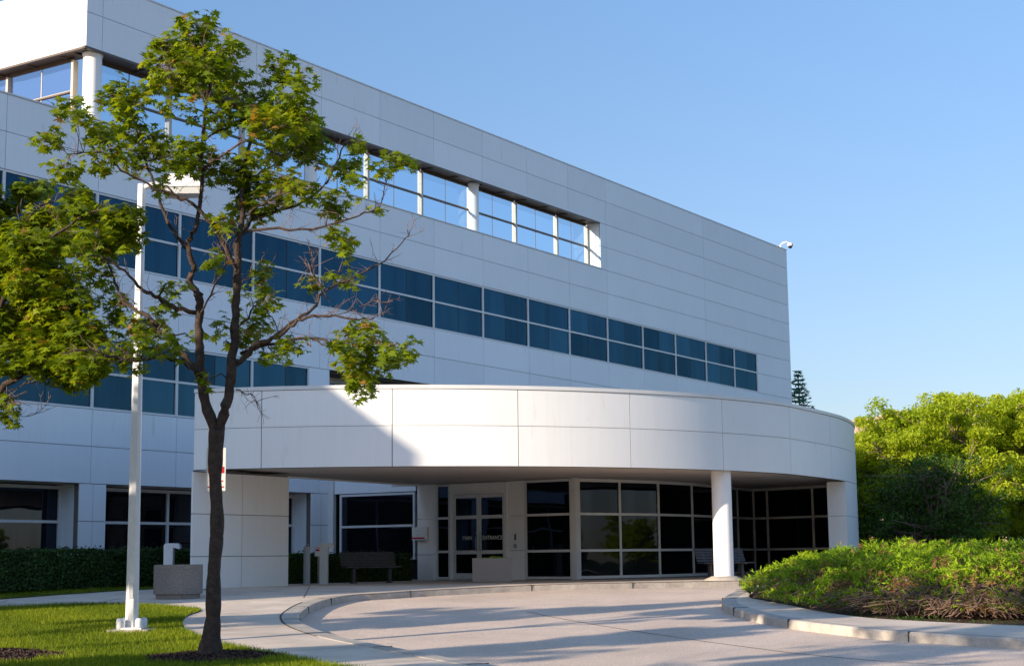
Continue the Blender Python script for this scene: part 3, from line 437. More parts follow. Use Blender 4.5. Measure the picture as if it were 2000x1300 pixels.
# strip windows: one object per bay
def band_window(s0,s1,z0,z1,split=True):
    f=MB(); w=.045; zm=(z0+z1)/2+.01; dd=-.012; bd=-.10
    f.box(fa,s0,s0+w,bd,dd,z0,z1); f.box(fa,s1-w,s1,bd,dd,z0,z1)
    f.box(fa,s0+w,s1-w,bd,dd,z0,z0+.055); f.box(fa,s0+w,s1-w,bd,dd,z1-.055,z1); f.box(fa,s0+w,s1-w,bd,dd,zm-.033,zm+.033)
    fo=f.build('window',M['frame'],B)
    g=MB(); sm=(s0+s1)/2 if split is True else split
    for a,b in ((s0+w,sm-.016),(sm+.016,s1-w)):
        for c,d in ((z0+.055,zm-.033),(zm+.033,z1-.055)): g.box(fa,a,b,-.09,-.055,c,d)
    g.build('pane',M['glass_b'],fo)
    m=MB(); m.box(fa,sm-.016,sm+.016,-.092,-.05,z0+.055,z1-.055); m.build('mullion',M['dkframe'],fo)
gs=grid(SL,-4.30)
for a,b in zip(gs,gs[1:]):
    if b<-3.8: band_window(a,b,zk(6)+.006,zk(8)-.006,True if b-a>3 else a+1.58)
gs=grid(SL,-39.22)
for a,b in zip(gs,gs[1:]): band_window(a,b,zk(2)+.006,zk(4)-.006,True if b-a>3 else (a+1.585))
# recess above the canopy on the second floor
rc=MB(); rc.box(fa,-38.2,-22.8,-1.4,-.23,zk(4)-.05,zk(4)); rc.box(fa,-38.24,-38.2,-1.4,-.05,zk(2),zk(4)-.05); rc.build('recess_lining',M['bronze'],B)
for i in range(5):
    a=-38.2+3.08*i; f=MB()
    for q in (a,a+1.5): f.box(fa,q,q+.07,-1.12,-1.0,zk(2),zk(4)-.05)
    f.box(fa,a,a+3.08,-1.1,-1.0,zk(4)-.25,zk(4)-.06); fo=f.build('window',M['beige'],B)
    g=MB(); g.box(fa,a+.07,a+3.08,-1.08,-1.04,zk(2),zk(4)-.25); g.build('pane',M['glass_b'],fo)
# top storey recess: bronze soffit and trim, clear glazing, white round columns
DI=-.66; z0,z1=12.87,14.74
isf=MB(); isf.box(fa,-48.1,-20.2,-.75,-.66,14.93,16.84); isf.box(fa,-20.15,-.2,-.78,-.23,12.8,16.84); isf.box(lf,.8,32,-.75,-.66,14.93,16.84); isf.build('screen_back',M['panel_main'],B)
so_=MB(); so_.box(fa,-48.1,-20.2,-.75,-.23,14.86,14.92); so_.box(lf,.6,32,-.75,-.23,14.86,14.92); so_.box(fa,-48.78,-48.1,-.75,-.23,14.86,14.92)
so_.box(fa,-48.84,-20.2,-.10,.012,14.80,14.862); so_.box(lf,.012,32,-.10,.012,14.80,14.862)
for s in np.arange(-48,-20.4,1.585): so_.box(fa,s,s+.03,-.62,-.12,14.80,14.86)
for s in np.arange(1.2,30,1.4): so_.box(lf,s,s+.03,-.62,-.12,14.80,14.86)
so_.build('top_soffit',M['bronze'],B)
def top_window(fr,a,b,wide=.11,inset=DI,pan=2):
    f=MB(); zm=13.86
    f.box(fr,a,a+wide,inset-.08,inset+.10,z0,z1); 
    f.box(fr,a+wide,b,inset-.05,inset+.02,z0,z0+.05); f.box(fr,a+wide,b,inset-.03,inset+.03,z1,z1+.16,mi=1)
    f.box(fr,a+wide,b,inset-.05,inset+.045,zm-.035,zm+.012,mi=1); f.box(fr,a+wide,b,inset-.05,inset+.03,zm+.012,zm+.035)
    m=(a+wide+b)/2; mw=.010 if fr is fa else .016; f.box(fr,m-mw,m+mw,inset-.02,inset+.0,z0+.05,zm-.035,mi=1 if fr is fa else 0); f.box(fr,m-mw,m+mw,inset-.02,inset+.0,zm+.035,z1,mi=1 if fr is fa else 0)
    fo=f.build('window',[M['beige'],M['bronze']],B); g=MB(); t=random.random()
    for p,q in ((a+wide,m-.016),(m+.016,b)):
        g.box(fr,p,q,inset-.02,inset-.008,z0+.05,zm-.035,t); g.box(fr,p,q,inset-.02,inset-.008,zm+.035,z1,t)
    g.build('pane',M['glass_4'] if fr is fa else M['glass_5'],fo)
gs=[-48.2+3.17*i for i in range(9)]
for a in gs: top_window(fa,a,min(a+3.17,-20.32) if a<-22.9 else -20.32)
f=MB(); f.box(fa,-20.32,-20.2,DI-.08,DI+.1,z0,z1); f.build('end_mullion',M['beige'],B)
for i in range(8): top_window(lf,.95+2.8*i,.95+2.8*(i+1),wide=.09,inset=-.5)
rv=MB(); rv.box(fa,-20.2,-20.16,-.80,-.05,12.84,13.82); rv.box(fa,-20.2,-20.16,-.80,-.05,13.835,14.84)
rv.build('reveal',M['panel'],B)
for s,r,d in ((-48.22,.26,-.36),(-38.69,.20,-.42),(-29.18,.20,-.42)):
    cmb=MB(); p=fa(s,d,12.84); cmb.lathe(p,[(0,0),(r,0),(r,1.93),(r+.03,1.94),(r+.03,2.0),(0,2.0)],40); cmb.build('column',M['panel'],B,smooth=True,angle=40)
for v in (9.9,19.4): 
    cmb=MB(); cmb.lathe(lf(v,-.36,12.84),[(0,0),(.22,0),(.22,2.0),(0,2.0)],32); cmb.build('column',M['panel'],B,smooth=True,angle=40)
# ground floor windows between the piers
def ground_window(s0,s1,muls):
    f=MB(); zt=2.70
    di=-.72
    f.box(fa,s0,s0+.09,di-.06,di+.04,.05,zt); f.box(fa,s1-.09,s1,di-.06,di+.04,.05,zt); f.box(fa,s0+.09,s1-.09,di-.06,di+.04,zt-.09,zt); f.box(fa,s0+.09,s1-.09,di-.06,di+.04,.05,.13); f.box(fa,s0+.09,s1-.09,di-.06,di+.035,1.70,1.775)
    for m in muls: f.box(fa,m-.04,m+.04,di-.06,di+.038,.13,1.70); f.box(fa,m-.04,m+.04,di-.06,di+.038,1.775,zt-.09)
    fo=f.build('window',M['frame'],B); g=MB(); e=[s0+.09]+[m for m in muls]+[s1-.09]
    for a,b in zip(e,e[1:]):
        t=random.random(); g.box(fa,a,b,di-.03,di-.02,.13,1.70,t); g.box(fa,a,b,di-.03,di-.02,1.775,zt-.09,t)
    g.build('pane',M['glass_g'],fo)
for pc in (-67.13,-57.62,-48.11): ground_window(pc+.47,pc+9.51-.48,[pc+.47+3.0,pc+.47+6.05])
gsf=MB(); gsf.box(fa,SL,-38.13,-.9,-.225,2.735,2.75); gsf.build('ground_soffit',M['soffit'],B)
# ------------------------------------------------------------- ENTRANCE WING (part of the building)
CX,CY,RR=-3.869,51.014,14.222
def cpt(th,r=RR): return (CX+r*math.sin(R(th)),CY-r*math.cos(R(th)))
TH=[-15.4,-8.5,4.07,16.3,28.4,40.7,53.45]
TAIL=[(9.28,45.6),(10.1,47.35),(10.85,49.6),(11.2,51.6),(11.3,54),(10.9,57.5),(10.0,61),(7.6,64.6),(3.9,66.0)]
def fasc():
    seg=[]   # list of panels, each a list of plan points
    for a,b in zip(TH,TH[1:]):
        n=12; seg.append([cpt(a+(b-a)*i/n) for i in range(n+1)])
    tp=smooth_poly([cpt(49),cpt(53.45)]+TAIL[:-1],5)[5:]
    cut=[0]; L=0
    for i in range(1,len(tp)):
        L+=math.dist(tp[i],tp[i-1])
        if L>3.05: cut.append(i); L=0
    if cut[-1]<len(tp)-3: cut.append(len(tp)-1)
    else: cut[-1]=len(tp)-1
    for a,b in zip(cut,cut[1:]): seg.append(tp[a:b+1])
    return seg
SEG=fasc()
def curved(mb,jb_,z0,z1,inner,th=.045,segs=SEG,tints=None,gap=.010):
    for si,pl in enumerate(segs):
        P=[Vector((*p,0)) for p in pl]; t=random.random(); Nn=[]
        for i in range(len(P)):
            d=(P[min(i+1,len(P)-1)]-P[max(i-1,0)]).normalized(); Nn.append(Vector((-d.y,d.x,0)))   # inward
        d0=(P[1]-P[0]).normalized()*gap; d1=(P[-1]-P[-2]).normalized()*gap
        P2=P[:]; P2[0]=P[0]+d0; P2[-1]=P[-1]-d1
        n0=len(mb.v)
        for p,n in zip(P2,Nn):
            for a,z in ((0,z0+.006),(0,z1-.006),(th,z1-.006),(th,z0+.006)): q=p+n*a; mb.v.append((q.x,q.y,z)); mb.t.append(t)
        k=len(P)
        for i in range(k-1):
            for a in range(4):
                b=(a+1)%4; mb.f.append((n0+i*4+a,n0+(i+1)*4+a,n0+(i+1)*4+b,n0+i*4+b)); mb.mi.append(0)
        mb.f.append((n0,n0+1,n0+2,n0+3)); mb.f.append(tuple(n0+(k-1)*4+q for q in (3,2,1,0))); mb.mi+=[0,0]
        if jb_ is not None:
            n0=len(jb_.v)
            for p,n in zip(P,Nn):
                for a,z in ((th-.015,z0),(th-.015,z1),(inner,z1),(inner,z0)): q=p+n*a; jb_.v.append((q.x,q.y,z)); jb_.t.append(.5)
            for i in range(k-1):
                for a in range(4):
                    b=(a+1)%4; jb_.f.append((n0+i*4+a,n0+(i+1)*4+a,n0+(i+1)*4+b,n0+i*4+b)); jb_.mi.append(0)
            jb_.f.append((n0,n0+1,n0+2,n0+3)); jb_.f.append(tuple(n0+(k-1)*4+q for q in (3,2,1,0))); jb_.mi+=[0,0]
ca=MB(); cj=MB()
curved(ca,cj,2.80,3.765,.26); curved(ca,cj,3.765,4.64,.26)
can=ca.build('canopy',M['panel'],B,smooth=True,angle=25); cj.build('canopy_core',M['joint'],can)
cap=MB(); outp=[p for s in SEG for p in s[:-1]]+[SEG[-1][-1]]
def offs(path,a):
    P=[Vector((*p,0)) for p in path]; o=[]
    for i in range(len(P)):
        d=(P[min(i+1,len(P)-1)]-P[max(i-1,0)]).normalized(); o.append((P[i].x-d.y*a,P[i].y+d.x*a))
    return o
o1,o2=offs(outp,-.025),offs(outp,.32)
for i in range(len(outp)-1):
    cap.hexa([(*o1[i],4.645),(*o1[i+1],4.645),(*o2[i+1],4.645),(*o2[i],4.645),(*o1[i],4.735),(*o1[i+1],4.735),(*o2[i+1],4.735),(*o2[i],4.735)],.5)
cap.build('canopy_coping',M['frame'],can)
A=cpt(-15.4); Q=(-6.62,41.25); E=wa(-.64,0,0)[:2]
plan=offs(outp,.10)+[fa(-38.15,.0,0)[:2],ra(3.5,.02,0)[:2],(E[0],E[1]),Q]
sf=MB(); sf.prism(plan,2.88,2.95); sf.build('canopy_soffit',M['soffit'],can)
rr=MB(); rr.prism(offs(outp,.27)+plan[-4:],4.3,4.42); rr.build('canopy_roof',M['roof'],can)
# back edge beam of the canopy over the open corner and short end face
be=MB()
def beam(mb,p,q,z0,z1,w=.12):
    p=Vector((*p,0));q=Vector((*q,0));d=(q-p).normalized();n=Vector((-d.y,d.x,0))*w
    mb.hexa([(p.x,p.y,z0),(q.x,q.y,z0),(q.x+n.x,q.y+n.y,z0),(p.x+n.x,p.y+n.y,z0),(p.x,p.y,z1),(q.x,q.y,z1),(q.x+n.x,q.y+n.y,z1),(p.x+n.x,p.y+n.y,z1)],.5)
beam(be,E,Q,2.84,4.6); beam(be,Q,(A[0]-.0,A[1]+.3),2.84,4.6); be.build('canopy_edge',M['panel'],can)
# canopy pier (wedge shaped wall at the left end)
pr=MB(); pj=MB(); PF=Vector((*A,0)); PD=(Vector((-5.80,40.38,0))-PF); PL=PD.length; PD.normalize(); PN=Vector((PD.y,-PD.x,0))
def pf(a,b,z): p=PF+PD*a+PN*b; return (p.x,p.y,z)
zz=[-.02,.755,1.765,2.765]
for z0_,z1_ in zip(zz,zz[1:]):
    for a,b in ((0,1.78),(1.79,PL)): pr.box(pf,a+.004,b-.004,-.05,0,z0_+.008,z1_-.008)
q0=pf(.03,-.04,0);q1=pf(PL-.01,-.04,0); pj.prism([q0[:2],q1[:2],(-6.0,40.95),(-6.62,41.25),(A[0]+.12,A[1]+.35)],-.02,2.79)
pe=MB(); e0=Vector((-5.80,40.38)); e1=Vector((-5.98,40.97))
for z0_,z1_ in zip(zz,zz[1:]): pr.hexa([(e0.x,e0.y,z0_+.008),(e0.x-.05,e0.y,z0_+.008),(e1.x-.05,e1.y,z0_+.008),(e1.x,e1.y,z0_+.008)]+[(e0.x,e0.y,z1_-.008),(e0.x-.05,e0.y,z1_-.008),(e1.x-.05,e1.y,z1_-.008),(e1.x,e1.y,z1_-.008)])
po=pr.build('canopy_pier',M['panel'],B); pj.build('pier_core',M['joint'],po)
# round canopy column with concrete plinth
cm=MB(); cpos=(5.40,40.74,0); cm.lathe(cpos,[(0,.10),(.255,.10),(.255,2.879),(0,2.879)],56); co=cm.build('column',M['panel'],B,smooth=True,angle=40)
pm=MB(); pm.lathe(cpos,[(0,0.004),(.52,.004),(.50,.03),(.34,.10),(.30,.112),(0,.112)],48); pm.build('plinth',M['kerb'],co,smooth=True,angle=30)
# right curved wall reaching the ground
wseg=smooth_poly([cpt(53.45)]+TAIL,5)
wseg=[p for p in wseg if p[1]>46.85]
parts=[wseg[i:i+9] for i in range(0,len(wseg),8)]
parts=[p for p in parts if len(p)>1]
cw=MB(); cwj=MB()
for z0_,z1_ in ((-.02,.755),(.755,1.765),(1.765,2.795)): curved(cw,cwj,z0_,z1_,.5,segs=parts)
cwo=cw.build('curved_wall',M['panel'],B,smooth=True,angle=25); cwj.build('curved_wall_core',M['joint'],cwo)
# pier face closing the curved wall towards the glass
p0=Vector((*wseg[0],0)); dd=(Vector((*wseg[1],0))-p0).normalized(); nn=Vector((-dd.y,dd.x,0)); ff=MB()
for z0_,z1_ in ((-.02,.755),(.755,1.765),(1.765,2.795)):
    a=p0-dd*.02; b=a+nn*.56; ff.hexa([(*a.xy,z0_+.006),(*b.xy,z0_+.006),(*(b+dd*.06).xy,z0_+.006),(*(a+dd*.06).xy,z0_+.006),(*a.xy,z1_-.006),(*b.xy,z1_-.006),(*(b+dd*.06).xy,z1_-.006),(*(a+dd*.06).xy,z1_-.006)])
    c=b+dd*1.6; ff.hexa([(*(b+dd*.06).xy,z0_+.006),(*(b-nn*.05+dd*.06).xy,z0_+.006),(*(c-nn*.05).xy,z0_+.006),(*c.xy,z0_+.006),(*(b+dd*.06).xy,z1_-.006),(*(b-nn*.05+dd*.06).xy,z1_-.006),(*(c-nn*.05).xy,z1_-.006),(*c.xy,z1_-.006)])
ff.build('pier_face',M['panel'],cwo)
# dark room volume behind the lobby glazing
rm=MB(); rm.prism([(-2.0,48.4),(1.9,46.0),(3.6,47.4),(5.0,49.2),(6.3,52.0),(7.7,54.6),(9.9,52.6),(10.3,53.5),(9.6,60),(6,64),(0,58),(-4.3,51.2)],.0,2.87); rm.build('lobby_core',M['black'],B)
# return wall with long window over the hedge
rw=MB(); rj=MB(); panels(rw,rj,ra,[.22,3.5],[2.72,3.74,4.7]); 
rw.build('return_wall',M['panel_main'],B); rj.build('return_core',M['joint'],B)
f=MB(); f.box(ra,.0,.20,-.12,.03,0,4.7); fo=f.build('corner_post',M['frame'],B)
def framed(fr,name,t0,t1,zb,zt,cols,rails,m=M['frame'],gm=M['glass_g'],w=.06,dep=(-.07,.02),parent=None,ends=True):
    f=MB(); g=MB(); c=[t0]+cols+[t1]; r=[zb]+rails+[zt]
    f.box(fr,t0,t0+w,*dep,zb,zt); f.box(fr,t1-w,t1,*dep,zb,zt)
    f.box(fr,t0+w,t1-w,*dep,zb,zb+w); f.box(fr,t0+w,t1-w,*dep,zt-w,zt)
    for z in rails: f.box(fr,t0+w,t1-w,dep[0],dep[1]-.003,z-w/2,z+w/2)
    for x in cols: 
        zz_=[zb+w]+[q for z in rails for q in (z-w/2,z+w/2)]+[zt-w]
        for p,q in zip(zz_[::2],zz_[1::2]): f.box(fr,x-w/2,x+w/2,dep[0],dep[1]-.002,p,q)
    fo=f.build(name,m,parent or B)
    for a,b in zip(c,c[1:]):
        t=random.random()
        for p,q in zip(r,r[1:]): g.box(fr,a+.01,b-.01,-.035,-.025,p+.01,q-.01,t)
    g.build('pane',gm,fo); return fo
framed(ra,'window',.46,3.46,.62,2.70,[],[1.67],w=.07)
f=MB(); f.box(fa,-38.12,-37.93,-.7,-.6,.02,2.7); f.build('corner_pane',M['glass_g'],B)
# entrance pier
ep=MB(); ej=MB()
for z0_,z1_ in ((-.02,.76),(.76,1.84),(1.84,2.879)): ep.box(wa,-.64,.05,-1.3,.0,z0_+.006,z1_-.006)
ep.build('entrance_pier',M['panel'],B)
framed(wa,'sidelight',.06,.60,.02,2.86,[],[.84,1.84],w=.07)
db=MB(); db.box(wa,.60,.70,-.1,.03,0,2.86); db.box(wa,2.56,2.66,-.1,.03,0,2.86); db.box(wa,.70,2.56,-.1,.03,2.60,2.86); db.box(wa,.70,2.56,-.08,.06,2.54,2.60); db.box(wa,2.66,3.24,-.1,.0,0,.84); db.box(wa,2.66,3.24,-.1,.0,.85,1.85); db.box(wa,2.66,3.24,-.1,.0,1.86,2.87)
dfo=db.build('door_surround',M['panel'],B)
for a,b,hs in ((.71,1.625,1.56),(1.635,2.55,1.70)):
    f=MB(); w=.075; dp=(-.06,.0)
    f.box(wa,a,a+w,*dp,.015,2.53); f.box(wa,b-w,b,*dp,.015,2.53)
    for z0_,z1_ in ((.015,.20),(.76,.87),(1.80,1.90),(2.42,2.53)): f.box(wa,a+w,b-w,*dp,z0_,z1_)
    d=f.build('entrance_door',M['frame'],B); g=MB(); t=random.random()
    for z0_,z1_ in ((.20,.76),(.87,1.80),(1.90,2.42)): g.box(wa,a+w,b-w,-.035,-.025,z0_,z1_,t)
    g.build('pane',M['glass_g'],d)
    h=MB(); h.tube([wa(hs,.0,.86),wa(hs,.07,.88),wa(hs,.07,1.26),wa(hs,.0,1.28)],.014,8); h.build('handle',M['metal'],d,smooth=True)
    ho=MB(); ho.tube([wa(hs,.01,1.36),wa(hs,.01,1.40)],.022,8); ho.build('lock',M['metal'],d)
    def text(body,size,frm,t,z,dd,m,parent,name):
        cu=bpy.data.curves.new(name,'FONT'); cu.body=body; cu.size=size; cu.extrude=.002; cu.align_x='CENTER'; cu.align_y='CENTER'; cu.space_character=.95
        tmp=bpy.data.objects.new('tmp',cu); COL.objects.link(tmp); bpy.context.view_layer.update()
        me=bpy.data.meshes.new_from_object(tmp.evaluated_get(bpy.context.evaluated_depsgraph_get())); bpy.data.objects.remove(tmp)
        o=Vector(frm(t,dd,z)); X=(Vector(frm(t+1,dd,z))-o).normalized(); Zv=Vector((0,0,1)); Yv=X.cross(Zv)
        p=parent
        while p.parent: p=p.parent
        rt=ROOT[p]
        for v in me.vertices: v.co=o+X*v.co.x*.85+Zv*v.co.y-Yv*0*v.co.z+Vector(frm(0,v.co.z,0))-Vector(frm(0,0,0))-rt
        me.materials.clear(); me.materials.append(m); ob=bpy.data.objects.new(name,me); link(ob,parent); return ob
    if a<1: text('MAIN',.17,wa,1.20,1.23,-.018,M['signw'],d,'lettering')
    else: text('ENTRANCE',.17,wa,2.10,1.23,-.018,M['signw'],d,'lettering')
ic=MB(); ic.box(wa,2.90,2.94,.0,.02,1.15,1.33); io=ic.build('card_reader',M['black'],B)
bt=MB(); c0=Vector(wa(2.92,0,.98)); tt=[]
for i in range(20): a=2*math.pi*i/20; tt.append((c0+DW*(.065*math.cos(a))+Vector((0,0,.065*math.sin(a)))))
n0=NW*.02; bt.poly([p+n0 for p in tt]); 
for i in range(20): bt.poly([tt[i],tt[(i+1)%20],tt[(i+1)%20]+n0,tt[i]+n0])
bt.build('door_button',M['metal'],B)
framed(wa,'window',3.25,4.86,.02,2.87,[],[.82,1.86],w=.07)
f=MB(); f.box(wa,4.88,5.05,-.15,.10,0,2.879); f.build('corner_post',M['frame'],B)
def polyframe(nodes,name):
    for i,(a,b) in enumerate(zip(nodes,nodes[1:])):
        a=Vector((*a,0));b=Vector((*b,0));L=(b-a).length;d=(b-a)/L;n=Vector((d.y,-d.x,0))
        fr=lambda t,q,z:tuple((a+d*t+n*q).xy)+(z,)
        f=MB(); w=.035
        f.box(fr,0,w,-.07,.02,.02,2.87); f.box(fr,L-w,L,-.07,.02,.02,2.87)
        for z0_,z1_ in ((.02,.10),(.785,.855),(1.825,1.895),(2.78,2.87)): f.box(fr,w,L-w,-.07,.018,z0_,z1_)
        fo=f.build(name,M['frame'],B); g=MB(); t=random.random()
        for z0_,z1_ in ((.10,.785),(.855,1.825),(1.895,2.78)): g.box(fr,w,L-w,-.03,-.02,z0_,z1_,t)
        g.build('pane',M['glass_g'],fo)
polyframe(CW,'window'); polyframe([CW[-1]]+CW2[1:],'window')
# security camera on the roof corner
cb=thing('security_camera','white dome security camera on a gooseneck at the far roof corner','security camera',fa(-.55,-.1,16.9))
g=MB(); p0=Vector(fa(-.55,-.1,16.9)); g.tube([p0,p0+Vector((0,0,.16)),p0+Vector((.10,0,.27)),p0+Vector((.28,0,.33)),p0+Vector((.50,0,.30))],[.05,.045,.045,.045,.05],8); g.build('bracket',M['polew'],cb,smooth=True)
g=MB(); g.lathe(p0+Vector((.52,0,0)),[(0,.30),(.10,.29),(.15,.22),(.155,.12),(.14,.10),(0,.10)],20); g.build('housing',M['polew'],cb,smooth=True)
g=MB(); g.lathe(p0+Vector((.52,0,0)),[(.12,.098),(.10,.03),(.05,-.02),(0,-.03)],20); g.build('dome',M['black'],cb,smooth=True)
# ------------------------------------------------------------- street furniture
P=(POLE[0],POLE[1],G(POLE[1])); lamp=thing('street_lamp','white lamp post with boxy head standing in the lawn left of the forked maple','street lamp',P)
zt=6.98-P[2]
def at(o): return lambda a,b,z:(o[0]+a,o[1]+b,o[2]+z)
f_=at(P)
m=MB(); w0,w1=.098,.060
def taper(mb,x0,w0,x1,w1,z0,z1,ch=.55):
    def ring(w,z,x): c=w*ch; return [(P[0]+x+a,P[1]+b,P[2]+z) for a,b in ((-w+c,-w),(w-c,-w),(w,-w+c),(w,w-c),(w-c,w),(-w+c,w),(-w,w-c),(-w,-w+c))]
    a=ring(w0,z0,x0);b=ring(w1,z1,x1);n=len(mb.v); mb.v+=a+b; mb.t+=[.5]*16
    for i in range(8): j=(i+1)%8; mb.f.append((n+i,n+j,n+8+j,n+8+i)); mb.mi.append(0)
    mb.f.append(tuple(range(n+8,n+16))); mb.mi.append(0)
taper(m,0,w0,.0,w1,.08,zt); m.build('pole',M['polew'],lamp)
m=MB(); m.box(f_,-.035,.035,-.104,-.092,.55,.80); m.build('access_hatch',M['greyp'],lamp)
m=MB(); m.box(f_,-.20,.20,-.20,.20,.055,.085); m.build('base_plate',M['polew'],lamp)
for a,b in ((-1,-1),(1,-1),(1,1),(-1,1)):
    m=MB(); c=(P[0]+a*.155,P[1]+b*.155,P[2]+.085); m.lathe(c,[(.062,0),(.064,.09),(.05,.14),(0,.15)],14); m.build('bolt_cover',M['polew'],lamp,smooth=True)
m=MB(); m.box(f_,-.33,.33,-.33,.33,-.05,.055); m.build('footing',M['kerb'],lamp)
m=MB(); t0=Vector((P[0],P[1],P[2]+zt-.06)); m.tube([t0+Vector((-.02,0,-.02)),t0+Vector((.15,0,.05)),t0+Vector((.42,0,.07))],[.05,.045,.045],8); m.build('arm',M['polew'],lamp,smooth=True)
m=MB(); hx=P[0]+.36; prof=[(0,0.02),(.05,.12),(.16,.19),(.45,.20),(.62,.14),(.68,.04),(.68,-.03),(0,-.03)]
for s in (-1,1): m.poly([(hx+x,P[1]+.2*s,t0.z+z) for x,z in prof])
for i in range(len(prof)): j=(i+1)%len(prof); m.poly([(hx+prof[i][0],P[1]-.2,t0.z+prof[i][1]),(hx+prof[j][0],P[1]-.2,t0.z+prof[j][1]),(hx+prof[j][0],P[1]+.2,t0.z+prof[j][1]),(hx+prof[i][0],P[1]+.2,t0.z+prof[i][1])])
m.build('lamp_head',M['polew'],lamp); m=MB(); m.box(lambda a,b,z:(a,b,z),hx+.04,hx+.66,P[1]-.18,P[1]+.18,t0.z-.15,t0.z-.033); m.build('lens',M['lens'],lamp)
# no parking sign mostly behind the trunk
sgx,sgy=-4.57,24.0; sb=thing('parking_sign','narrow white sign with red lettering on a thin post, half hidden behind the maple trunk','sign',(sgx,sgy,G(sgy)))
m=MB(); m.tube([(sgx,sgy+.03,G(sgy)-.05),(sgx,sgy+.03,2.3)],.022,8); m.build('post',M['metal'],sb)
m=MB(); zc=2.03; m.box(lambda a,b,z:(sgx+a,sgy+b+.12*a,z),-.145,.145,-.004,.004,zc-.32,zc+.34); so2=m.build('sign_panel',M['signw'],sb)
m=MB(); m.box(lambda a,b,z:(sgx+a,sgy+b+.12*a,z),-.12,.125,-.0075,-.0045,zc-.05,zc+.05); m.box(lambda a,b,z:(sgx+a,sgy+b+.12*a,z),-.12,.125,-.0075,-.0045,zc-.27,zc-.25); m.box(lambda a,b,z:(sgx+a,sgy+b+.12*a,z),-.10,.11,-.0075,-.0045,zc-.18,zc-.16)
m.build('sign_marking',M['red'],so2)
# bollards with lit hoods
def bollard_light(x,y,z,label,h=1.08):
    t=thing('bollard_light',label,'bollard light',(x,y,z),'white hooded bollard lights by the entrance'); f=at((x,y,z))
    m=MB(); m.box(f,-.115,.105,-.11,.11,0,h-.10); m.build('post',M['polew'],t)
    m=MB(); pr_=[(-.115,h-.10),(-.115,h-.05),(-.09,h-.012),(-.05,h),(.20,h),(.25,h-.03),(.275,h-.10),(.265,h-.14),(.105,h-.10)]
    for s in (-.115,.115): m.poly([(x+a,y+s,z+b) for a,b in pr_])
    for i in range(len(pr_)): j=(i+1)%len(pr_); m.poly([(x+pr_[i][0],y-.115,z+pr_[i][1]),(x+pr_[j][0],y-.115,z+pr_[j][1]),(x+pr_[j][0],y+.115,z+pr_[j][1]),(x+pr_[i][0],y+.115,z+pr_[i][1])])
    m.build('hood',M['polew'],t)
    m=MB(); m.box(f,.115,.22,-.09,.09,h-.102,h-.094); le=bpy.data.materials.get('lit_lens')
    if not le:
        le=mat('lit_lens',(.8,.7,.5)); b=le.node_tree.nodes['Principled BSDF']; b.inputs['Emission Color'].default_value=(1,.62,.30,1); b.inputs['Emission Strength'].default_value=14
    m.build('lens',le,t)
bollard_light(-5.10,42.2,0,'white hooded bollard light between the grey post and the bench')
bollard_light(-8.33,38.0,G(38.0),'white hooded bollard light showing above the round planter beside the left hedge',1.10)
gb=thing('bollard','slim grey metal bollard with a small cap, nearest the canopy pier','bollard',(-5.55,42.1,0))
m=MB(); m.lathe((-5.55,42.1,0),[(.15,0),(.15,.02),(.09,.025),(.09,.98),(0,.98)],24); m.build('post',M['greyp'],gb,smooth=True,angle=40)
m=MB(); m.lathe((-5.55,42.1,0),[(.095,.97),(.095,1.0),(0,1.0)],24); m.tube([(-5.60,42.1,1.0),(-5.58,42.1,1.06),(-5.52,42.1,1.06),(-5.50,42.1,1.0)],.012,6); m.build('cap',M['greyp'],gb)
# planters
def planter(x,y,z,r,h,label,plants,square=False):
    t=thing('planter',label,'planter',(x,y,z),'exposed aggregate planters')
    m=MB(); m.lathe((x,y,z),[(0,0),(r*.90,0),(r*.90,.10),(r,.12),(r,h),(r-.09,h),(r-.09,h-.08),(0,h-.08)],64); m.build('tub',M['agg'],t,smooth=True,angle=30)
    m=MB(); m.lathe((x,y,z),[(r-.095,h-.06),(0,h-.05)],40); m.build('soil',M['mulch'],t)
    if plants:
        n=420; a=RNG.uniform(0,2*np.pi,n); q=np.sqrt(RNG.uniform(0,1,n))*(r-.12)
        PP=np.stack([x+q*np.cos(a),y+q*np.sin(a),z+h-.04+RNG.uniform(0,.10,n)*(1-(q/r)**2)],1)
        leafmesh('foliage',M['juniper'],PP,RNG.normal(0,1,(n,3))+[0,0,.8],RNG.normal(0,1,(n,3)),RNG.uniform(.04,.08,n),RNG.uniform(.2,.8,n),OVAL,parent=t)
planter(-7.40,34.7,G(34.7)-.02,.53,.75,'large round grey aggregate planter on the pavement behind the maple',False)
def box_planter():
    t=thing('planter','boxy pinkish aggregate planter with low green plants in front of the entrance doors','planter',(-.60,42.4,0),'exposed aggregate planters'); f=at((-.60,42.4,0)); w,d,h=.53,.40,.64
    m=MB(); m.box(f,-w,w,-d,-d+.08,0.02,h); m.box(f,-w,w,d-.08,d,0.02,h); m.box(f,-w,-w+.08,-d+.08,d-.08,0.02,h); m.box(f,w-.08,w,-d+.08,d-.08,0.02,h); m.box(f,-w+.04,w-.04,-d+.04,d-.04,0,.02); m.build('tub',M['agg2'],t)
    m=MB(); m.box(f,-w+.08,w-.08,-d+.08,d-.08,.3,h-.06); m.build('soil',M['mulch'],t)
    n=520; PP=np.stack([-.60+RNG.uniform(-w+.1,w-.1,n),42.4+RNG.uniform(-d+.1,d-.1,n),h-.07+RNG.uniform(0,.085,n)],1); PP[:,2]+=.02*np.sin(PP[:,0]*9)
    leafmesh('foliage',M['juniper'],PP,RNG.normal(0,1,(n,3))+[0,0,.8],RNG.normal(0,1,(n,3)),RNG.uniform(.04,.09,n),RNG.uniform(.2,.8,n),OVAL,parent=t)
box_planter()
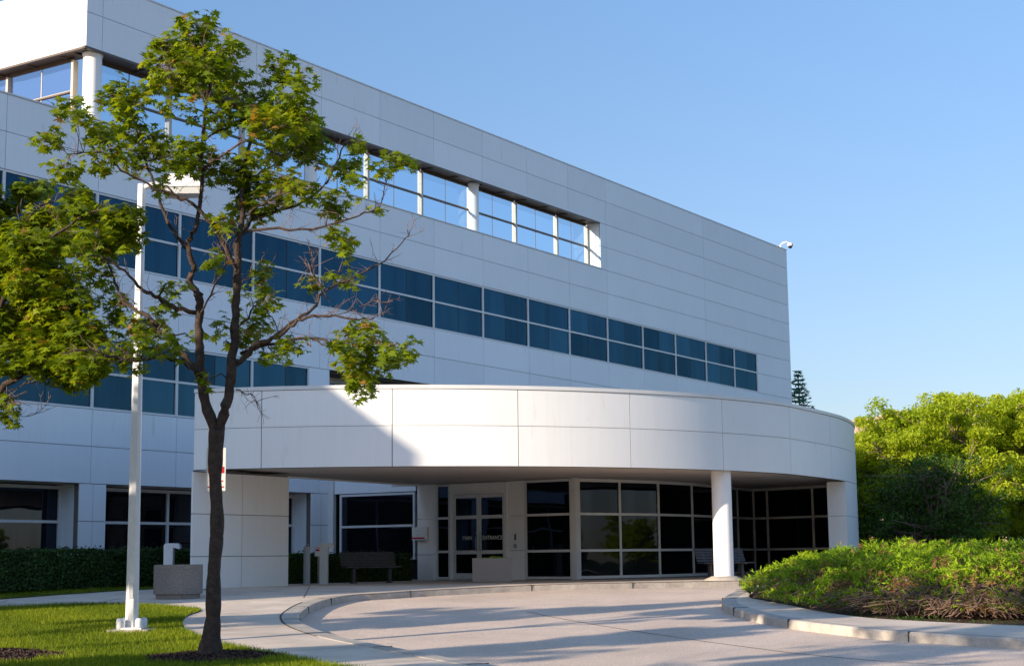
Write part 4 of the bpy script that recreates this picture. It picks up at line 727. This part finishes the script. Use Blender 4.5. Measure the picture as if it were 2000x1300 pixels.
# benches
def bench(x,y,label,az=62.,L=1.62):
    t=thing('bench',label,'bench',(x,y,0),'dark slatted benches under the canopy'); a=Vector((math.sin(R(az)),math.cos(R(az)),0)); n=Vector((a.y,-a.x,0))
    def f(u,v,z): p=Vector((x,y,0))+a*u+n*v; return (p.x,p.y,z)
    m=MB()
    for i in range(5):
        z=.47+i*.075; v=-.02-.035*i; m.hexa([f(0,v,z),f(L,v,z),f(L,v+.028,z),f(0,v+.028,z),f(0,v-.02,z+.062),f(L,v-.02,z+.062),f(L,v+.008,z+.062),f(0,v+.008,z+.062)])
    m.build('backrest',M['bench'],t)
    m=MB()
    for i in range(5): m.box(f,0,L,.01+i*.085,.08+i*.085,.42,.45)
    m.build('seat',M['bench'],t)
    for u in (.28,L-.28):
        m=MB(); m.box(f,u-.035,u+.035,.14,.26,.02,.40); m.box(f,u-.035,u+.035,.0,.42,.395,.42); m.box(f,u-.03,u+.03,-.04,.0,.40,.50); m.hexa([f(u-.03,-.03,.47),f(u+.03,-.03,.47),f(u+.03,-.06,.47),f(u-.03,-.06,.47),f(u-.03,-.19,.83),f(u+.03,-.19,.83),f(u+.03,-.215,.83),f(u-.03,-.215,.83)]); m.box(f,u-.06,u+.06,.06,.34,0,.02); m.build('leg',M['bench'],t)
bench(-4.72,42.9,'dark slatted bench in front of the hedge, left of the entrance')
bench(5.0,43.2,'dark slatted bench behind the round canopy column')
# literature box and hedge sign
lb=thing('brochure_box','white brochure box with a red stripe fixed to the entrance pier','box',wa(-.42,.02,1.20))
m=MB(); m.box(wa,-.78,-.22,.02,.09,1.20,1.60); m.build('case',M['signw'],lb)
m=MB(); m.box(wa,-.779,-.30,.091,.096,1.235,1.285); m.build('stripe',M['red'],lb)
m=MB(); m.box(wa,-.64,-.44,.091,.094,1.47,1.485); m.box(wa,-.57,-.52,.091,.094,1.34,1.37); m.build('print',M['greyp'],lb)
m=MB(); m.box(wa,-.60,-.30,.02,.12,1.17,1.20); m.build('bracket',M['metal'],lb)
hs=thing('garden_sign','small white sign with red print on a stake in front of the hedge','sign',(-5.36,43.0,0))
m=MB(); m.tube([(-5.36,43.0,0),(-5.36,43.0,.8)],.012,6); m.build('stake',M['metal'],hs)
m=MB(); m.box(lambda a,b,z:(a,b,z),-5.45,-5.27,42.97,42.985,.74,1.03); p_=m.build('sign_panel',M['signw'],hs)
m=MB(); m.box(lambda a,b,z:(a,b,z),-5.43,-5.29,42.964,42.969,.88,.93); m.box(lambda a,b,z:(a,b,z),-5.43,-5.29,42.964,42.969,.96,.975); m.build('sign_marking',M['red'],p_)
# ------------------------------------------------------------- hedges
def hedge(pts,w,h,n,label,z=0):
    """pts: front line of the hedge"""
    c=pts[0]; t=thing('hedge',label,'hedge',(c[0],c[1],z),'clipped dark hedges against the building')
    P_=[];Nn=[];seg=[(Vector((*a,0)),Vector((*b,0))) for a,b in zip(pts,pts[1:])]; tot=sum((b-a).length for a,b in seg)
    core=MB()
    for a,b in seg:
        d=(b-a).normalized(); nn=Vector((d.y,-d.x,0)); L=(b-a).length; k=int(n*L/tot)
        core.hexa([tuple((a-nn*.12).xy)+(z,),tuple((b-nn*.12).xy)+(z,),tuple((b-nn*w).xy)+(z,),tuple((a-nn*w).xy)+(z,)]+[tuple((a-nn*.15).xy)+(z+h-.12,),tuple((b-nn*.15).xy)+(z+h-.12,),tuple((b-nn*w).xy)+(z+h-.12,),tuple((a-nn*w).xy)+(z+h-.12,)],.1)
        for i in range(k):
            s=random.random()*L; bumpy=.06*math.sin(s*2.1)+.05*math.sin(s*5.3+1)
            if random.random()<.62: v=abs(random.gauss(0,.05)); zz_=random.uniform(0.02,h); q=a+d*s-nn*(v-bumpy*.8+.06*max(0,(zz_-h+.15)/.15)); nrm=nn+Vector((random.gauss(0,.5),random.gauss(0,.5),random.gauss(.3,.5)))
            else: v=random.random()*w; zz_=h+bumpy*.5-abs(random.gauss(0,.05))+(.07 if random.random()<.06 else 0); q=a+d*s-nn*v; nrm=Vector((random.gauss(0,.6),random.gauss(0,.6),1))
            P_.append((q.x,q.y,z+zz_)); Nn.append(tuple(nrm))
    n=len(P_); core.build('stem',M['hedge'],t)  # plain dark filler block added behind the leaves; no stems are modelled
    leafmesh('foliage',M['hedge'],P_,np.array(Nn),RNG.normal(0,1,(n,3)),RNG.uniform(.045,.085,n),np.clip(RNG.normal(.45,.25,n),0,1),OVAL,parent=t)
hedge([(-16.5,30.5+4.5),(-13.0,35.4),(-10.9,37.6),(-9.5,39.6),(-7.9,41.6)],1.3,.95,30000,'long dark clipped hedge under the ground floor windows at the left')
hedge([(-6.35,43.0),(-3.0,46.9)],1.4,.80,14000,'dark clipped hedge behind the bench in the corner left of the entrance')
# ------------------------------------------------------------- maples
def maple(root,branches,clumps,name,label,per=1.0,group=None,seed=1):
    rnd=random.Random(seed); rg=np.random.default_rng(seed)
    t=thing(name,label,'tree',root,group)
    trunk=MB(); twg=MB()
    def sm(b,n=4):
        P=[Vector(p[:3]) for p in b]; r=[p[3] for p in b]; out=[];ro=[];k=len(P)
        for i in range(k-1):
            p0=P[max(i-1,0)];p1=P[i];p2=P[i+1];p3=P[min(i+2,k-1)]
            for j in range(n):
                u=j/n; out.append(.5*((2*p1)+(-p0+p2)*u+(2*p0-5*p1+4*p2-p3)*u*u+(-p0+3*p1-3*p2+p3)*u**3)); ro.append(r[i]+(r[i+1]-r[i])*u)
        out.append(P[-1]);ro.append(r[-1]); return out,ro
    allp=[]
    for bi,b in enumerate(branches):
        p,r=sm(b,6 if bi==0 else 4)
        if bi==0:
            z0=p[0].z; r=[q*(1+.9*math.exp(-(pp.z-z0-.0)/.12)*.45+.05*math.sin(pp.z*9)+.04*math.sin(pp.z*23)) if pp.z-z0<1.2 else q*(1+.06*math.sin(pp.z*7)+.04*math.sin(pp.z*17)) for pp,q in zip(p,r)]
            tb=MB(); tb.tube(p,r,20); tb.build('trunk',M['bark'],t,smooth=True)
        else:
            p2=[q+Vector((rnd.gauss(0,1),rnd.gauss(0,1),rnd.gauss(0,1)))*.012 if 0<i<len(p)-1 else q for i,q in enumerate(p)]
            r2=[q*(1+rnd.uniform(-.08,.12)) for q in r]
            trunk.tube(p2,r2,8); 
            for i,q in enumerate(p2):
                if i>len(p2)*.25: allp.append((q,r2[i]))
            # bare side twigs
            for i in range(2,len(p2)-1):
                for _q in range(2 if r2[i]<.02 else 1):
                  if r2[i]<.035 and rnd.random()<.62:
                      d=(p2[i+1]-p2[i]).normalized(); s=(d+Vector((rnd.gauss(0,.8),rnd.gauss(0,.8),rnd.gauss(.3,.7)))).normalized(); L=rnd.uniform(.12,.42); q=p2[i]; tw=[q.copy()]
                      for _ in range(4): q=q+s*L/4; s=(s+Vector((rnd.gauss(0,.25),rnd.gauss(0,.25),rnd.gauss(.05,.25)))).normalized(); tw.append(q.copy())
                      twg.tube(tw,[.0055,.0045,.0035,.003,.002],4)
                      for _ in range(2):
                          j=rnd.randint(1,3); s2=Vector((rnd.gauss(0,1),rnd.gauss(0,1),rnd.gauss(.3,1))).normalized()*rnd.uniform(.06,.16); twg.tube([tw[j],tw[j]+s2],[.003,.0015],3)
    LP=[];LN=[];LU=[];LS=[];LT=[]
    for (cx,cy,cz,rx,rz) in clumps:
        C=Vector((cx,cy,cz)); best=min(allp,key=lambda a:(a[0]-C).length+(.25 if a[0].z>C.z+rz else 0))
        a=best[0]; mid=(a+C)/2+Vector((rnd.gauss(0,.05),rnd.gauss(0,.05),rnd.gauss(.03,.05)))
        end=C+Vector((0,0,rz*.3)); r0=min(best[1]*.7,.012)
        pts=[a,mid,C,end]; trunk.tube(pts,[r0,r0*.8,r0*.5,.002],5)
        area=rx*rz*math.pi; ns=max(2,int(area/.0115*per)); ry=(rx+rz)/2*1.0; tt_=rnd.uniform(-.12,.12)
        for i in range(ns):
            v=Vector((rnd.gauss(0,1),rnd.gauss(0,1),rnd.gauss(0,1))).normalized()*(rnd.random()**.45)
            s=C+Vector((v.x*rx*1.0,v.y*ry,v.z*rz*1.0)); base=pts[rnd.choice((1,2,2,3))]
            twg.tube([base,(base+s)/2+Vector((rnd.gauss(0,.02),rnd.gauss(0,.02),.02)),s],[.0035,.003,.002],3,cap=False)
            dirv=(s-base); dirv=dirv.normalized() if dirv.length>1e-4 else Vector((0,0,1))
            for k in range(rnd.randint(4,7)):
                o=(dirv*.5+Vector((rnd.gauss(0,1),rnd.gauss(0,1),rnd.gauss(-.1,.7)))).normalized(); sz=rnd.uniform(.09,.165)
                if rnd.random()<.06: sz*=.55
                p=s+o*(sz*.75+.02); down=Vector((o.x,o.y,o.z-rnd.uniform(.2,1.1)))
                nv=Vector((rnd.gauss(0,.45),rnd.gauss(0,.45),1)) ; nv=(nv+o*.5).normalized()
                LP.append(p);LN.append(nv);LU.append(down);LS.append(sz)
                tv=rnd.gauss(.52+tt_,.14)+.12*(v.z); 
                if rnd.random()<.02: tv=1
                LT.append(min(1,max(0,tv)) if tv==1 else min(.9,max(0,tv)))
    trunk.build('branches',M['bark'],t,smooth=True); twg.build('twigs',M['bark_twig'],t)
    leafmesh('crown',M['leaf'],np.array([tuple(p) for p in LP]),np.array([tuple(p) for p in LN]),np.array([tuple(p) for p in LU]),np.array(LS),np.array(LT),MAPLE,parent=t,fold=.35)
    print(name,'leaves',len(LP))
    return t
def mulch(c,r,label):
    n=5200; a=RNG.uniform(0,2*np.pi,n); q=np.sqrt(RNG.uniform(0,1,n))*r*(1+.1*np.sin(5*a)); x=c[0]+q*np.cos(a); y=c[1]+q*np.sin(a)
    z=gz(y)+.02+.07*np.clip(1-q/r,0,1)+RNG.uniform(0,.015,n)
    o=leafmesh('mulch',M['mulch'],np.stack([x,y,z],1),RNG.normal(0,.6,(n,3))+[0,0,1],RNG.normal(0,1,(n,3)),RNG.uniform(.03,.075,n),RNG.random(n),[(-.2,-.5),(.2,-.45),(.16,.5),(-.18,.45)])
    tag(o,label,'mulch',kind='stuff')
    mb=MB(); k=48; rings=[(r*1.0,.008),(r*.8,.03),(r*.4,.065),(0.01,.08)]
    for j in range(3):
        for i in range(k):
            a0,a1=2*math.pi*i/k,2*math.pi*(i+1)/k
            def pt(a,ri): rr_=ri[0]*(1+.1*math.sin(5*a)); yy=c[1]+rr_*math.sin(a); return (c[0]+rr_*math.cos(a),yy,G(yy)+ri[1])
            mb.poly([pt(a0,rings[j]),pt(a1,rings[j]),pt(a1,rings[j+1]),pt(a0,rings[j+1])])
    o=mb.build('mulch_mound',M['mulch'],smooth=True); o['kind']='structure'
mulch(TREE1,.88,'dark bark mulch round the foot of the forked maple'); mulch((TREE2[0]+.3,TREE2[1]-.1),1.05,'dark bark mulch at the lower left corner round the second maple')
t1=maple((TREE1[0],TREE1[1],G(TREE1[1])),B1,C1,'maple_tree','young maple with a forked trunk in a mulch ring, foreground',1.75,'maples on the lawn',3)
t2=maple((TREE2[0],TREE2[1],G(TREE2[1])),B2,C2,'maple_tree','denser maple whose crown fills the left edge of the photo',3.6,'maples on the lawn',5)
# trees standing left of and behind the camera: they shade the drive and are mirrored in the lobby glass
def copy_tree(t,loc,rz,sc,label):
    c=t.copy(); COL.objects.link(c); c.location=loc; c.rotation_euler=(0,0,rz); c.scale=(sc,sc,sc); c['label']=label; c['group']='maples outside the view'
    for ch in t.children: d=ch.copy(); COL.objects.link(d); d.parent=c
    return c
SH=[(-12.5,14.3,4.0,1.08,'left of the mulched maples'),(-8.8,11.0,1.1,1.0,'left of the drive'),(-15.5,18.8,3.1,1.05,'beyond the left edge of the lawn'),(-11.5,8.0,2.2,1.05,'nearest the drive mouth'),(-20,8,4.6,1.1,'farthest left'),(-8.5,1.5,.4,1.1,'level with the camera'),(-4.5,-8,1.5,1.15,'behind the camera on the left'),(6.0,-9,2.9,1.2,'behind the camera on the right'),(12,-4,5.2,1.1,'behind the right kerb')]
for i,(x,y,rz,sc,lb_) in enumerate(SH):
    copy_tree(t1 if i%2 else t2,(x,y,G(y)),rz,sc,'leafy maple outside the view, '+lb_)
# a belt of trees behind the camera closes the horizon that the lobby glass mirrors
for i in range(9):
    pass
# ------------------------------------------------------------- juniper island
def juniper():
    t=thing('juniper_shrub','wide spreading bright green juniper with bare brown stems inside the kerbed island','shrub',(8.5,29,G(29)))
    foot=FOOT
    F=np.array(smooth_poly(foot,4)); back=np.array([(5.5,35.2),(7.5,37.5),(10,38.2),(15,38.5)]); poly=[tuple(p) for p in F]+[(17,24),(17,38)]+[tuple(p) for p in back[::-1]]
    n=42000; x=RNG.uniform(4.3,15.5,n); y=RNG.uniform(21,38.5,n); k=in_poly(x,y,poly)&(x<y*.355+.8); x=x[k];y=y[k]
    d=np.min(np.hypot(x[:,None]-F[None,:,0],y[:,None]-F[None,:,1]),1); db=np.min(np.hypot(x[:,None]-back[None,:,0],y[:,None]-back[None,:,1]),1)
    hm=np.interp(x-.28*(35-y)*0,[4.6,6.2,8,12],[.52,.76,.90,.98])*np.interp(y,[22,27,33,38],[1.0,1.0,.92,.8])
    h=hm*(1-np.exp(-(d+.02)/.55))*np.minimum(1,.35+db/1.2)
    bump=.13*np.sin(x*2.3+1.1*np.sin(y*1.7))*np.sin(y*2.1+x*.7)+.10*np.sin(x*6.1+y*2.3)*np.sin(y*4.3-x*1.9)+.07*np.sin(y*8.3-x*5.1)*np.sin(x*9+y*3)
    h=np.maximum(.12,h+bump*np.minimum(1,d/.5))
    n=len(x)
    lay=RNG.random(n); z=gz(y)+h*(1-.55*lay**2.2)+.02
    # every spray is a tuft of needles pointing up and outwards
    ns=9; idx=np.repeat(np.arange(n),ns); m=len(idx)
    gx=-(np.interp(x,[4,15],[1,-.2])); ang=RNG.uniform(0,2*np.pi,n)
    ang=ang*.35+3.1*np.sin(x*2.7+y*1.1)+2.1*np.cos(y*3.1-x); D0=np.stack([np.cos(ang)*.9-.3,np.sin(ang)*.9-.3,RNG.uniform(.1,.9,n)],1); D0/=np.linalg.norm(D0,axis=1,keepdims=True)
    Pp=np.stack([x,y,z],1)[idx]+D0[idx]*RNG.uniform(0,.14,m)[:,None]
    Dn=D0[idx]+RNG.normal(0,.42,(m,3)); Dn/=np.linalg.norm(Dn,axis=1,keepdims=True)
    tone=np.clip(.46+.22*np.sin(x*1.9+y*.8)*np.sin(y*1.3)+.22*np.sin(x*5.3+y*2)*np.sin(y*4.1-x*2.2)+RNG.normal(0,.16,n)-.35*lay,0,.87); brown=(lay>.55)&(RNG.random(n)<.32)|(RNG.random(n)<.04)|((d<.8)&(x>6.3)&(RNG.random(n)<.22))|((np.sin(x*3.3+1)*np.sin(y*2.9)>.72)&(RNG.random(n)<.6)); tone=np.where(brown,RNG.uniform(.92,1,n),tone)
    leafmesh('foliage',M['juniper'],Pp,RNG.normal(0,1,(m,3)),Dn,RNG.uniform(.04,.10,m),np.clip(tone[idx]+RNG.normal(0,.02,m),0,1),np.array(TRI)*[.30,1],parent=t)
    # bare stems along the front
    st=MB(); rnd=random.Random(4)
    for i in range(520):
        j=rnd.choice(range(4,len(F)-1)) if rnd.random()<.25 else rnd.choice(range(18,len(F)-1)); f0=Vector((F[j][0],F[j][1],0)); f1=Vector((F[j+1][0],F[j+1][1],0)); b=f0+(f1-f0)*rnd.random()
        dd_=(f1-f0).normalized(); inn=Vector((-dd_.y,dd_.x,0)); inn=inn if inn.dot(Vector((1,.5,0)))>0 else -inn
        p=b+inn*rnd.uniform(.5,1.2); p.z=G(p.y)+rnd.uniform(.10,.50); q=b+dd_*rnd.uniform(-.7,.7)-inn*rnd.uniform(-.3,.35); q.z=G(q.y)+rnd.uniform(.03,.34)
        m1=(p*2+q)/3+Vector((rnd.gauss(0,.08),rnd.gauss(0,.08),rnd.gauss(.05,.05))); m2=(p+q*2)/3+Vector((rnd.gauss(0,.1),rnd.gauss(0,.1),rnd.gauss(.02,.05))); r=rnd.choice((.005,.007,.010,.016))
        st.tube([p,m1,m2,q],[r,r*.9,r*.7,r*.35],5)
        for _ in range(2): s=m2+Vector((rnd.gauss(0,.14),rnd.gauss(0,.14),rnd.gauss(.03,.08))); st.tube([m2,s],[r*.5,r*.2],3)
    st.build('bare_stems',M['stem'],t,smooth=True)
    # dark sheet added inside the shrub so that nothing shines through
    mb=MB(); g=13
    for i in range(len(F)-1):
        a=F[i];b=F[i+1]; mb.poly([(a[0]+.7,a[1]+.3,G(a[1])-.05),(b[0]+.7,b[1]+.3,G(b[1])-.05),(b[0]+1.3,b[1]+.6,G(b[1])+.55),(a[0]+1.3,a[1]+.6,G(a[1])+.55)])
    mb.build('inner_screen',M['mulch'],t)
juniper()
# dry twigs and green weeds on the island soil
def weeds():
    n=26000; x=RNG.uniform(4.6,10,n); y=RNG.uniform(21,33,n); I=np.array(smooth_poly(ISL_IN)); F=np.array(smooth_poly([(5.35,34.6),(4.85,33.3),(4.62,31.5),(4.75,29.5),(5.2,27.9),(5.9,26.7),(6.7,25.6),(7.7,24.7),(8.7,23.9),(9.8,22.9)]))
    d=np.min(np.hypot(x[:,None]-I[None,:,0],y[:,None]-I[None,:,1]),1); k=in_poly(x,y,[tuple(p) for p in I]+[(12,24),(12,33)])&(d<.9)&(RNG.random(n)<.35+.5*np.sin(x*3.1)*np.sin(y*2.2)); x=x[k];y=y[k];n=len(x)
    o=leafmesh('weeds',M['darkleaf'],np.stack([x,y,gz(y)+RNG.uniform(-.02,.04,n)],1),RNG.normal(0,.6,(n,3))+[0,0,1],RNG.normal(0,1,(n,3)),RNG.uniform(.02,.05,n),RNG.uniform(.3,1,n),OVAL)
    tag(o,'low green weeds on the soil between kerb and juniper','weeds',kind='stuff')
weeds()
# ------------------------------------------------------------- background trees
def broadleaf(x,y,z,h,r,label,m,n,seed,group=None,name='locust_tree',leaf=.13,trunkh=.28,squash=1.):
    rg=np.random.default_rng(seed); rnd=random.Random(seed); t=thing(name,label,'tree',(x,y,z),group)
    base=Vector((x,y,z)); tr=MB(); th=h*trunkh; p=[base+Vector((0,0,-.1)),base+Vector((.05,0,th*.5)),base+Vector((0,.05,th))]; tr.tube(p,[.17,.14,.12],10); tr.build('trunk',M['bark'],t,smooth=True)
    br=MB(); cl=[]
    for i in range(44):
        a=rnd.uniform(0,2*math.pi); e=rnd.uniform(.0,1.0)**.9; rad=r*rnd.uniform(.25,1)**.6*math.cos(max(0,e-.45)*1.5); zt_=z+th*.7+(h-th*.7)*(.02+.90*e)
        q=Vector((x+rad*math.cos(a),y+rad*math.sin(a),zt_)); mid=(p[-1]+q)/2+Vector((rnd.gauss(0,.3),rnd.gauss(0,.3),rnd.gauss(.25,.2)))
        br.tube([p[-1]-Vector((0,0,rnd.uniform(0,th*.3))),mid,q],[.07,.045,.015],6); 
        for _ in range(9):
            u=rnd.uniform(.3,1.08); s=mid+(q-mid)*u+Vector((rnd.gauss(0,.6),rnd.gauss(0,.6),rnd.gauss(0,.5))); s.z=min(s.z,z+h*.95); br.tube([mid+(q-mid)*u*.8,s],[.02,.008],4); cl.append(tuple(s)+(rnd.uniform(.26,.55),))
    br.build('branches',M['bark_twig'],t)
    cl=np.array(cl); k=rg.integers(0,len(cl),n); v=rg.normal(0,1,(n,3)); v/=np.linalg.norm(v,axis=1,keepdims=True); v*=(rg.random(n)**.4)[:,None]
    P_=cl[k,:3]+v*cl[k,3][:,None]*[1,1,.7]; P_[:,2]=np.maximum(P_[:,2],z+.35)
    U_=v+rg.normal(0,.5,(n,3))-[0,0,.5]
    ton=rg.random(len(cl))
    leafmesh('crown',m,P_,rg.normal(0,.7,(n,3))+[0,0,.7],U_,rg.uniform(.7,1.3,n)*leaf,np.clip(.25+.5*ton[k]+rg.normal(0,.15,n),0,1),[(-.18,-.5),(.18,-.5),(.22,.2),(0,.5),(-.22,.2)],parent=t)
for x,y,h,r,n,sd,lb_ in ((13.0,60.5,5.2,2.5,60000,1,'bright yellow green locust tree half hidden by the curved canopy wall'),(15.4,57.0,6.2,2.9,85000,2,'bright yellow green locust tree rising right behind the dark shaded bush'),(18.0,58.5,6.8,3.0,90000,7,'tallest bright green locust tree with a dark trunk visible under its crown'),(21.0,60.0,6.9,3.1,80000,3,'bright green locust tree at the right edge of the photo')):
    broadleaf(x,y,0,h,r,lb_,M['locust'],n,sd,'locust trees beyond the entrance drive',leaf=.115,trunkh=.2)
broadleaf(13.9,51.9,0,3.75,1.75,'dark green bush in the shade beside the curved wall',M['darkleaf'],22000,4,None,'shade_bush',.10,.1)
def spruce():
    x,y=16.4,89.; t=thing('spruce_tree','small dark spruce tip rising behind the canopy roof at the far building corner','tree',(x,y,0)); h=11.1
    tr=MB(); tr.tube([(x,y,0),(x,y,h*.6),(x+.02,y,h)],[.16,.08,.012],8); tr.build('trunk',M['bark'],t)
    P_=[];N_=[];U_=[];S_=[]; bb=MB()
    for lv in range(30):
        z=h-.12-lv*.24; r=(.10+(h-z)*.34)*random.uniform(.75,1.1); k=7+lv//3
        for i in range(k):
            a=2*math.pi*(i+random.random()*.6)/k; L=r*random.uniform(.75,1.1); d=Vector((math.cos(a),math.sin(a),random.uniform(-.25,.2))); q=Vector((x,y,z))+d*L; bb.tube([(x,y,z),q],[.015,.004],3)
            for j in range(int(15*L)+6):
                u=random.uniform(.1,1); p=Vector((x,y,z))+d*L*u; s=Vector((-d.y,d.x,0))*random.choice((-1,1)); dr=(d+s*.8+Vector((0,0,random.uniform(-.3,.35)))).normalized(); P_.append(tuple(p)); U_.append(tuple(dr)); N_.append((random.gauss(0,.5),random.gauss(0,.5),1)); S_.append(random.uniform(.16,.32))
    bb.build('branches',M['bark_twig'],t); n=len(P_)
    leafmesh('crown',M['spruce'],np.array(P_),np.array(N_),np.array(U_),np.array(S_),RNG.random(n),np.array(TRI)*[.45,1],parent=t)
spruce()
base_l=bpy.data.objects['locust_tree.002'] if 'locust_tree.002' in bpy.data.objects else None
for i,(x,y,sc) in enumerate([(-62,-30,1.5),(-50,-38,1.7),(-38,-34,1.4),(-27,-42,1.6),(-15,-38,1.5),(-4,-45,1.8),(8,-40,1.5),(20,-44,1.6),(33,-38,1.7),(46,-30,1.5),(-72,-12,1.6),(-78,4,1.5)]):
    c=copy_tree(base_l,(x,y,-.9),i*1.3,sc,'broad green tree in the belt behind the camera, far outside the view'); c['group']='tree belt behind the camera'
for i,(x,y,sc) in enumerate([(24,42,.30),(29,37,.34),(34,45,.36),(28,31,.33),(41,38,.45),(47,31,.5)]):
    c=copy_tree(base_l,(x,y,0),i*2.1,sc,'low rounded green tree right of the view, mirrored in the lobby glass'); c['group']='low trees right of the view'
# distant beige building
fb=thing('apartment_block','distant beige brick block with teal windows, glimpsed through the locust trees','building',(40,132,0))
m=MB(); I_=lambda a,b,z:(a,b,z)
m.box(I_,28.2,62,128,150,0,11.6); m.box(I_,31.0,62,127.4,150,11.6,12.15); m.build('wall',M['brick'],fb)
for i in range(8):
    for j in range(3):
        m=MB(); x0=30.5+i*3.2; z0_=1.3+j*3.6; m.box(I_,x0,x0+1.9,127.9,127.97,z0_,z0_+1.8); w=m.build('window',M['teal'],fb)
m=MB(); m.box(I_,29,62,126.6,127.8,2.6,3.0); m.build('awning',M['signw'],fb)
